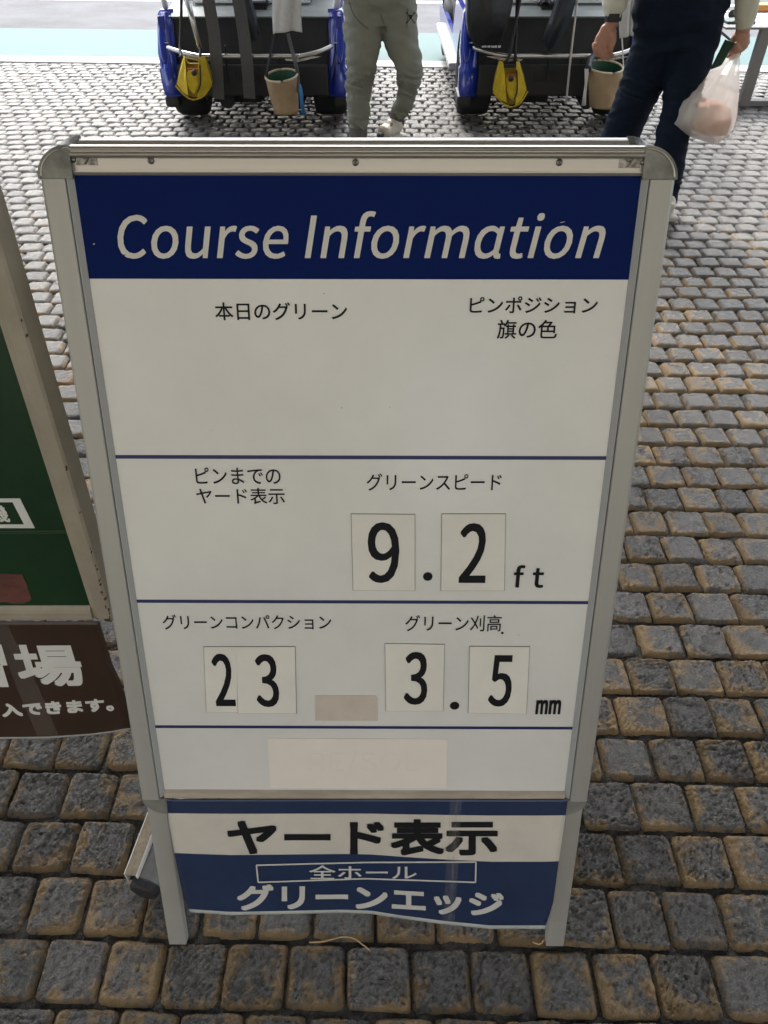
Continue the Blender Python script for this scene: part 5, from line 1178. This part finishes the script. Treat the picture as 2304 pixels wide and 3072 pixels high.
jog = remeshed('joggers', bm, .0085, m_jog, pa1, 5, folds(3.1, .012, spots=((zk, .035, .7), (at(774, 255, Y1).z, .05, .9), (at(774, 185, Y1).z, .05, .5))))
bm = bmesh.new(); tub_px(bm, [(774, 274, 20.5, Y1), (774, 284, 19.5, Y1), (774, 299, 18.5, Y1)], 1.0, off=O1)
obj('cuff', bm, m_cuff, jog, True)
bm = bmesh.new(); tub_px(bm, [(863, 239, 18.5, Y1 + .085), (858, 250, 16, Y1 + .10), (856, 260, 14.5, Y1 + .10)], 1.0, off=O1)
obj('cuff', bm, m_cuff, jog, True)
# emblem on the thigh: small black crossed-bones mark, laid on the cloth
dg = bpy.context.evaluated_depsgraph_get()
tree = BVHTree.FromObject(jog, dg)
bm = bmesh.new()
def emb(poly):
    vs = []
    for x, y in poly:
        o_ = Vector((0, 0, CAM_H)) - O1; d = ray(x, y).normalized(); hit = tree.ray_cast(o_, d)
        if hit[0] is None: return
        vs.append(bm.verts.new(hit[0] - d * .003))
    bm.faces.new(vs)
cx0, cy0 = 887, 38
def eb(pts): emb([(cx0 + a, cy0 + b) for a, b in pts])
circ = lambda x, y, r, n=8: [(x + r * cos(2 * pi * k / n), y + r * sin(2 * pi * k / n) * 1.05) for k in range(n)]
eb(circ(0, -2.5, 4.0)); eb([(-2.6, 0), (2.6, 0), (2.2, 3.4), (-2.2, 3.4)])
for sx in (-1, 1):
    for sy in (-1, 1):
        ax_, ay_ = sx * 2.0, sy * 2.0 + .5; bx, by = sx * 7.5, sy * 10.5 + .5
        eb([(ax_ - 1.3, ay_), (ax_ + 1.3, ay_), (bx + 1.2, by), (bx - 1.2, by)]); eb(circ(bx + sx * .6, by, 1.9)); 
obj('emblem', bm, m_black, jog)
bm = bmesh.new()                       # pocket seam
o_ = Vector((0, 0, CAM_H)) - O1
for path in ([(754, 4), (762, 28), (776, 46), (796, 62)], [(881, 18), (880, 40), (879, 60)], [(822, 30), (830, 52), (836, 70)]):
    q = []
    for p in smooth_path([Vector((a, b, 0)) for a, b in path], 4):
        d = ray(p.x, p.y).normalized(); hit = tree.ray_cast(o_, d)
        if hit[0] is not None: q.append(hit[0] - d * .001)
    if len(q) > 2: tube(bm, q, .0022, 6)
obj('seam', bm, m_cuff, jog, True)
# body (skin) as one surface; legs run inside the trousers
hip1 = at(818, -70, Y1).z
bm = bmesh.new(); P, hz = figure_upper(bm, (O1.x, Y1), hip1, 1.62, .40, 1, O1)
for J in (LJ, RJ): tub_px(bm, [(x, y, h * .62, Y) for x, y, h, Y in J], 1.0, off=O1)
tub_px(bm, [(857, 250, 9, Y1 + .10), (856, 272, 9, Y1 + .11)], 1, off=O1); tub_px(bm, [(774, 270, 10, Y1), (774, 302, 10, Y1)], 1, off=O1)
for s2 in (-1, 1):
    tube(bm, smooth_path([P(s2 * .19, 0, hip1 + .44), P(s2 * .24, .0, hip1 + .18), P(s2 * .24, .10, hip1 + .02), P(s2 * .20, .22, hip1 + .10)], 4), [.05] * 4 + [.042] * 4 + [.034] * 4 + [.026], 12)
    hb = P(s2 * .20, .22, hip1 + .10)
    ball(bm, tuple(hb + Vector((0, .05, .02))), (.022, .05, .038), 12)
    for k in range(4): tube(bm, [hb + Vector((0, .08, .05 - .020 * k)), hb + Vector((-s2 * .01, .125, .052 - .020 * k)), hb + Vector((-s2 * .035, .135, .05 - .02 * k))], [.009, .008, .007], 8)
    tube(bm, [hb + Vector((-s2 * .01, .03, .05)), hb + Vector((-s2 * .045, .06, .06)), hb + Vector((-s2 * .055, .09, .055))], [.010, .009, .008], 8)
remeshed('body', bm, .0075, m_skin, pa1, 3)
bm = bmesh.new(); figure_upper.__call__
tube(bm, smooth_path([P(0, 0, hip1 - .02), P(0, 0, hip1 + .20), P(0, 0, hip1 + .40), P(0, 0, hip1 + .50)], 4), [(.205, .145)] * 4 + [(.195, .135)] * 4 + [(.20, .135)] * 4 + [(.10, .085)], 22)
for s2 in (-1, 1): tube(bm, smooth_path([P(s2 * .17, 0, hip1 + .45), P(s2 * .24, 0, hip1 + .20), P(s2 * .245, .06, hip1 + .08)], 4), [.068] * 4 + [.058] * 4 + [.05], 14)
remeshed('shirt', bm, .012, mat('dark_shirt', (.04, .045, .05), .9), pa1, 4, folds(9, .006))
bm = bmesh.new(); ball(bm, tuple(P(0, -.012, hz + .03)), (.083, .098, .105), 20); obj('hair', bm, m_hair, pa1, True)
# shoes: near foot turned out, mid-step
bm = bmesh.new()
tp_, hp_ = at(829, 282, Y1 + .02), at(862, 270, Y1 + .14)
shoe(bm, hp_ - O1 + Vector((.01, 0, -.045)), tp_ - O1 + Vector((-.012, 0, -.035)), wd=.048)
tube(bm, [at(856, 258, Y1 + .11) - O1, at(851, 272, Y1 + .09) - O1], [(.042, .042), (.040, .05)], 14)
sh1 = remeshed('shoe', bm, .005, m_shoe, pa1, 4)
bm = bmesh.new()
a_, b_ = hp_ - O1 + Vector((.02, .0, -.055)), tp_ - O1 + Vector((-.015, -.0, -.035))
tube(bm, [a_, a_.lerp(b_, .5), b_], [(.036, .014), (.044, .014), (.040, .016)], 12, ref=Vector((-(b_ - a_).y, (b_ - a_).x, 0)).normalized()); obj('sole', bm, m_sole, sh1, True)
bm = bmesh.new(); ball(bm, tuple(tp_ - O1 + Vector((-.020, -.012, -.022))), (.022, .026, .017), 12); obj('toe_bumper', bm, m_rubber, sh1, True)
bm = bmesh.new(); p_ = at(851, 271, Y1 + .045) - O1
tube(bm, [at(858, 254, Y1 + .11) - O1, at(861, 268, Y1 + .125) - O1], [(.036, .036), (.036, .04)], 14); obj('sock', bm, m_cord, sh1, True)
bm = bmesh.new(); tr2 = BVHTree.FromObject(sh1, bpy.context.evaluated_depsgraph_get())
for dx in (-1.4, 1.4):
    vs = []
    for x, y in ((846 + dx - .9, 266), (846 + dx + .9, 266), (845 + dx + .9, 273), (845 + dx - .9, 273)):
        d = ray(x, y).normalized(); h_ = tr2.ray_cast(o_, d)
        if h_[0] is not None: vs.append(bm.verts.new(h_[0] - d * .0015))
    if len(vs) == 4: bm.faces.new(vs)
obj('shoe_mark', bm, m_black, sh1)
bm = bmesh.new(); g_ = at(774, 300, Y1) - O1; shoe(bm, Vector((g_.x, .05, .01)), Vector((g_.x - .02, -.19, .01)), wd=.046); s2_ = remeshed('shoe', bm, .006, m_shoe, pa1, 4)
bm = bmesh.new(); box(bm, (g_.x - .052, -.20, .0), (g_.x + .036, .065, .024), .011); obj('sole', bm, m_sole, s2_)

# --- person in navy trousers, seen from behind
Y2 = 3.60
O2 = Vector((at(1470, 0, Y2).x, Y2, 0))
pa2 = thing('person', 'person in navy trousers and cream sleeves wearing a black watch and holding a carrier bag', 'person', tuple(O2))
LT = [(1426, -40, 45, Y2), (1423, 40, 49, Y2 + .02), (1419, 90, 52, Y2 + .04), (1404, 140, 51, Y2 + .08), (1386, 185, 46, Y2 + .13), (1366, 230, 43, Y2 + .19), (1347, 275, 40, Y2 + .24), (1334, 320, 39, Y2 + .28), (1326, 372, 37, Y2 + .30)]
RT = [(1512, -40, 50, Y2), (1508, 40, 54, Y2), (1498, 100, 51, Y2 - .01), (1486, 150, 44, Y2 - .02), (1474, 200, 39, Y2 - .02), (1464, 250, 36.5, Y2 - .02), (1453, 295, 35.5, Y2 - .02), (1447, 340, 34, Y2 - .01), (1438, 400, 30, Y2), (1432, 440, 28, Y2)]
bm = bmesh.new(); tub_px(bm, LT, 1.0, off=O2); tub_px(bm, RT, 1.0, off=O2)
tube(bm, smooth_path([at(1466, 96, Y2) - O2, at(1468, 40, Y2) - O2, at(1472, -30, Y2) - O2, at(1474, -90, Y2) - O2], 3),
     [(.15, .11)] * 3 + [(.195, .14)] * 3 + [(.185, .135)] * 3 + [(.165, .12)], 22)
trs = remeshed('trousers', bm, .0085, m_navyt, pa2, 5, folds(7.7, .0085, spots=((at(1390, 180, Y2 + .1).z, .06, .5), (at(1450, 390, Y2).z, .05, .8))))
hip2 = at(1472, -70, Y2).z
bm = bmesh.new(); P, hz = figure_upper(bm, (O2.x, Y2), hip2, 1.70, .43, 1, O2)
for J in (LT, RT): tub_px(bm, [(x, y, h * .6, Y) for x, y, h, Y in J], 1.0, off=O2)
px2 = lambda *j: [at(x, y, Y) - O2 for x, y, Y in j]
S = .0020                                   # metres per measured pixel at the hands
# left arm hangs, hand half closed
tube(bm, smooth_path([P(-.20, 0, hip2 + .44)] + px2((1334, -120, Y2), (1330, -20, Y2 - .02), (1325, 40, Y2 - .03), (1322, 52, Y2 - .03)), 4),
     [.052] * 4 + [.044] * 4 + [.036] * 4 + [.026] * 4 + [.025], 14)
tube(bm, smooth_path(px2((1323, 46, Y2 - .03), (1316, 62, Y2 - .03), (1306, 84, Y2 - .03), (1301, 98, Y2 - .03)), 3), [(.026, .020)] * 3 + [(.036, .020)] * 3 + [(.040, .019)] * 3 + [(.036, .017)], 16)
for k, (dx, L_, dy) in enumerate(((-17, 26, -.012), (-6, 33, -.010), (5, 34, -.004), (15, 27, .004))):
    b0 = (1300 + dx, 94 - .25 * abs(k - 1.5) * 2, Y2 - .03 + dy)
    tube(bm, smooth_path(px2(b0, (b0[0] + 1, b0[1] + L_ * .45, b0[2] - .012), (b0[0] + 5, b0[1] + L_ * .85, b0[2] - .004), (b0[0] + 10, b0[1] + L_, b0[2] + .014)), 3),
         [.0092] * 3 + [.0086] * 3 + [.0080] * 3 + [.0070], 10)
tube(bm, smooth_path(px2((1322, 68, Y2 - .045), (1326, 84, Y2 - .05), (1322, 100, Y2 - .05), (1318, 112, Y2 - .045)), 3), [.013] * 3 + [.0115] * 3 + [.010] * 3 + [.008], 10)
# right arm and fist round the bag's handles
tube(bm, smooth_path([P(.21, 0, hip2 + .44)] + px2((1606, -120, Y2), (1612, -20, Y2 - .04), (1610, 48, Y2 - .05), (1605, 66, Y2 - .05)), 4),
     [.052] * 4 + [.044] * 4 + [.036] * 4 + [.027] * 4 + [.027], 14)
tube(bm, smooth_path(px2((1606, 58, Y2 - .05), (1602, 76, Y2 - .05), (1600, 92, Y2 - .05), (1601, 104, Y2 - .05)), 3), [(.029, .022)] * 3 + [(.036, .024)] * 3 + [(.037, .026)] * 3 + [(.026, .022)], 16)
for k, (x0, y0_, x1, y1_, x2, y2_) in enumerate(((1612, 98, 1598, 108, 1588, 92), (1606, 104, 1590, 112, 1583, 98), (1600, 108, 1583, 116, 1575, 104), (1598, 114, 1581, 124, 1572, 119))):
    yy = Y2 - .075 + .014 * k
    tube(bm, smooth_path(px2((x0, y0_, yy + .015), (x1, y1_, yy), (x2, y2_, yy - .006)), 3), [.0115] * 3 + [.0105] * 3 + [.0085], 10)
tube(bm, smooth_path(px2((1592, 72, Y2 - .035), (1584, 86, Y2 - .03), (1582, 98, Y2 - .03)), 3), [.013] * 3 + [.012] * 3 + [.009], 10)
body2 = remeshed('body', bm, .0040, m_skin, pa2, 1)
bm = bmesh.new()
tube(bm, smooth_path([P(0, 0, hip2 + .02), P(0, 0, hip2 + .20), P(0, 0, hip2 + .40), P(0, 0, hip2 + .50)], 4), [(.20, .145)] * 4 + [(.20, .14)] * 4 + [(.215, .14)] * 4 + [(.10, .085)], 22)
tube(bm, smooth_path([P(-.18, 0, hip2 + .45)] + px2((1334, -120, Y2), (1332, -25, Y2 - .02), (1324, 24, Y2 - .03), (1322, 33, Y2 - .03)), 4), [.068] * 4 + [.06] * 4 + [.052] * 4 + [.041] * 4 + [.037], 16)
tube(bm, smooth_path([P(.19, 0, hip2 + .45)] + px2((1606, -120, Y2), (1614, -15, Y2 - .04), (1611, 34, Y2 - .05), (1609, 40, Y2 - .05), (1608, 61, Y2 - .05)), 4),
     [.068] * 4 + [.06] * 4 + [.047] * 4 + [.044] * 4 + [.036] * 4 + [.034], 16)
remeshed('shirt', bm, .008, m_shirt, pa2, 3, folds(5, .0035))
bm = bmesh.new(); q = px2((1608, 37, Y2 - .05), (1608, 41, Y2 - .05)); tube(bm, q, [(.041, .036)] * 2, 20); obj('cuff', bm, m_shirt, pa2, True)
bm = bmesh.new(); tube(bm, px2((1326, 31, Y2 - .03), (1324, 45, Y2 - .03)), [(.0345, .028)] * 2, 20)
box(bm, Vector(px2((1316, 31, Y2 - .06))[0]), Vector(px2((1334, 46, Y2 - .075))[0]), .004)
wt = obj('watch', bm, m_rubber, pa2); wt['label'] = 'black wristwatch on the left wrist'
bm = bmesh.new(); ball(bm, tuple(P(0, -.015, hz + .03)), (.083, .098, .105), 20); obj('hair', bm, m_hair, pa2, True)
for J, yaw in ((LT, 0), (RT, 0)):
    e = J[-1]; g_ = at(e[0], e[1], e[3]) - O2
    bm = bmesh.new(); shoe(bm, Vector((g_.x, g_.y - .10, .01)), Vector((g_.x, g_.y + .17, .01)), wd=.05); s3 = remeshed('shoe', bm, .006, m_shoe, pa2, 4)
    bm = bmesh.new(); box(bm, (g_.x - .05, g_.y - .12, 0), (g_.x + .05, g_.y + .18, .024), .011); obj('sole', bm, m_sole, s3)

# --- what the hands hold
P4 = [at(x, y, Y2 - .10 + .02 * (y > 100)) for x, y in ((1568, 86), (1588, 92), (1558, 142), (1536, 150))]
bm = bmesh.new(); prism(bm, P4, lambda p, t: (p.x, p.y + t, p.z), 0, .010)
tag(obj('score_card_holder', bm, mat('green_leatherette', (.004, .040, .022), .4, var=.3)), 'dark green card holder gripped in the fist above the carrier bag', 'card holder')

m_bag = bpy.data.materials.new('thin_white_film'); m_bag.use_nodes = True
n_ = m_bag.node_tree.nodes; l_ = m_bag.node_tree.links; n_.remove(n_['Principled BSDF'])
df = n_.new('ShaderNodeBsdfPrincipled'); df.inputs['Base Color'].default_value = (.80, .78, .74, 1); df.inputs['Roughness'].default_value = .28
tl_ = n_.new('ShaderNodeBsdfTranslucent'); tl_.inputs[0].default_value = (.80, .77, .73, 1)
tr_ = n_.new('ShaderNodeBsdfTransparent'); m1 = n_.new('ShaderNodeMixShader'); m2 = n_.new('ShaderNodeMixShader')
m1.inputs[0].default_value = .45; m2.inputs[0].default_value = .36
l_.new(df.outputs[0], m1.inputs[1]); l_.new(tl_.outputs[0], m1.inputs[2]); l_.new(m1.outputs[0], m2.inputs[1]); l_.new(tr_.outputs[0], m2.inputs[2])
l_.new(m2.outputs[0], n_['Material Output'].inputs[0])
BYY = Y2 - .06
prof = [(111, 1591, 1598), (124, 1576, 1597), (140, 1549, 1596), (156, 1531, 1595), (180, 1502, 1593), (200, 1482, 1591), (215, 1467, 1590), (232, 1461, 1588), (247, 1458, 1587), (262, 1452, 1584), (274, 1462, 1580), (285, 1477, 1574), (293, 1500, 1564), (300, 1524, 1556), (308, 1542, 1550)]
cb0 = at(1546, 309, BYY)
cbag = thing('carrier_bag', 'thin white plastic carrier bag held by the person in navy trousers', 'bag', tuple(cb0))
bm = bmesh.new(); rings = []; sg_ = 120
for y, xa, xb in prof:
    a, b = at(xa, y, BYY), at(xb, y, BYY); c = (a + b) / 2; rx = (b.x - a.x) / 2; ry = min(.085, rx * .75)
    f = (y - 111) / 197
    ring = []
    for k in range(sg_):
        th = 2 * pi * k / sg_
        wr = 1 + .10 * abs(sin(6.5 * th + 1.3 * sin(3 * th) + 2 * f)) * (1 - .45 * f) + .05 * abs(sin(11 * th + 9 * f)) + .09 * abs(sin(4 * th - 13 * f + 2 * sin(2 * th))) * f
        ring.append(bm.verts.new(Vector((c.x + rx * cos(th) * (1 + (wr - 1) * .25), c.y + ry * sin(th) * wr, c.z + .012 * f * sin(3 * th + 2))) - cb0))
    rings.append(ring)
for j in range(len(rings) - 1):
    for k in range(sg_):
        mid_th = 2 * pi * (k + .5) / sg_
        # the two hand holes just below the fist
        if 1 <= j <= 2 and (abs(mid_th - 4.45) < .22 or abs(mid_th - 5.35) < .16 or abs(mid_th - 1.8) < .22): continue
        bm.faces.new((rings[j][k], rings[j][(k + 1) % sg_], rings[j + 1][(k + 1) % sg_], rings[j + 1][k]))
bm.faces.new(rings[-1])
obj('film', bm, m_bag, cbag, True)
def inside(name, outline, y0, y1, m, label, cat, bev=.012):
    bm = bmesh.new(); P_ = [at(x, y, BYY) for x, y in outline]
    prism(bm, P_, lambda p, t: (p.x, p.y + t, p.z), y0, y1); bmesh.ops.recalc_face_normals(bm, faces=bm.faces[:])
    bmesh.ops.bevel(bm, geom=bm.edges[:], offset=bev, segments=3, affect='EDGES', clamp_overlap=True)
    tag(obj(name, bm, m, None, True), label, cat)
inside('food_pack', [(1500, 240), (1536, 222), (1570, 226), (1572, 258), (1560, 286), (1528, 288), (1490, 276)], -.055, .05, mat('red_orange_wrapper', (.60, .10, .03), .4, var=.5, vscale=22, col2=(.62, .27, .03)),
       'red and orange food pack showing through the carrier bag', 'food pack', .006)
inside('lidded_tub', [(1466, 224), (1498, 222), (1503, 262), (1478, 270), (1462, 258)], -.04, .035, mat('pale_tub', (.40, .42, .37), .4), 'pale tub showing through the left of the carrier bag', 'tub')
inside('flat_pack', [(1467, 216), (1520, 208), (1522, 216), (1470, 222)], -.035, .03, mat('salmon_wrapper', (.55, .20, .11), .4), 'flat salmon coloured pack lying on the pale tub in the carrier bag', 'food pack', .004)

# ------------------------------------------------------------------ small debris on the cobbles
def straw(path, r, label):
    bm = bmesh.new(); tube(bm, smooth_path([gnd(x, y, z) for x, y, z in path], 5), r, 6)
    tag(obj('grass_stalk', bm, mat('dry_straw', (.40, .26, .12), .8) if 'dry_straw' not in bpy.data.materials else bpy.data.materials['dry_straw'], None, True), label, 'grass stalk', 'dry stalks on the cobbles')
straw([(668, 2036, .004), (700, 2034, .010), (735, 2025, .016), (762, 2027, .014), (785, 2042, .006), (800, 2054, .003)], .0011, 'long dry grass stalk lying on the cobbles below the lower poster')
straw([(1152, 2036, .006), (1166, 2040, .012), (1176, 2030, .014)], .0010, 'short dry twig beside the right foot of the sign')
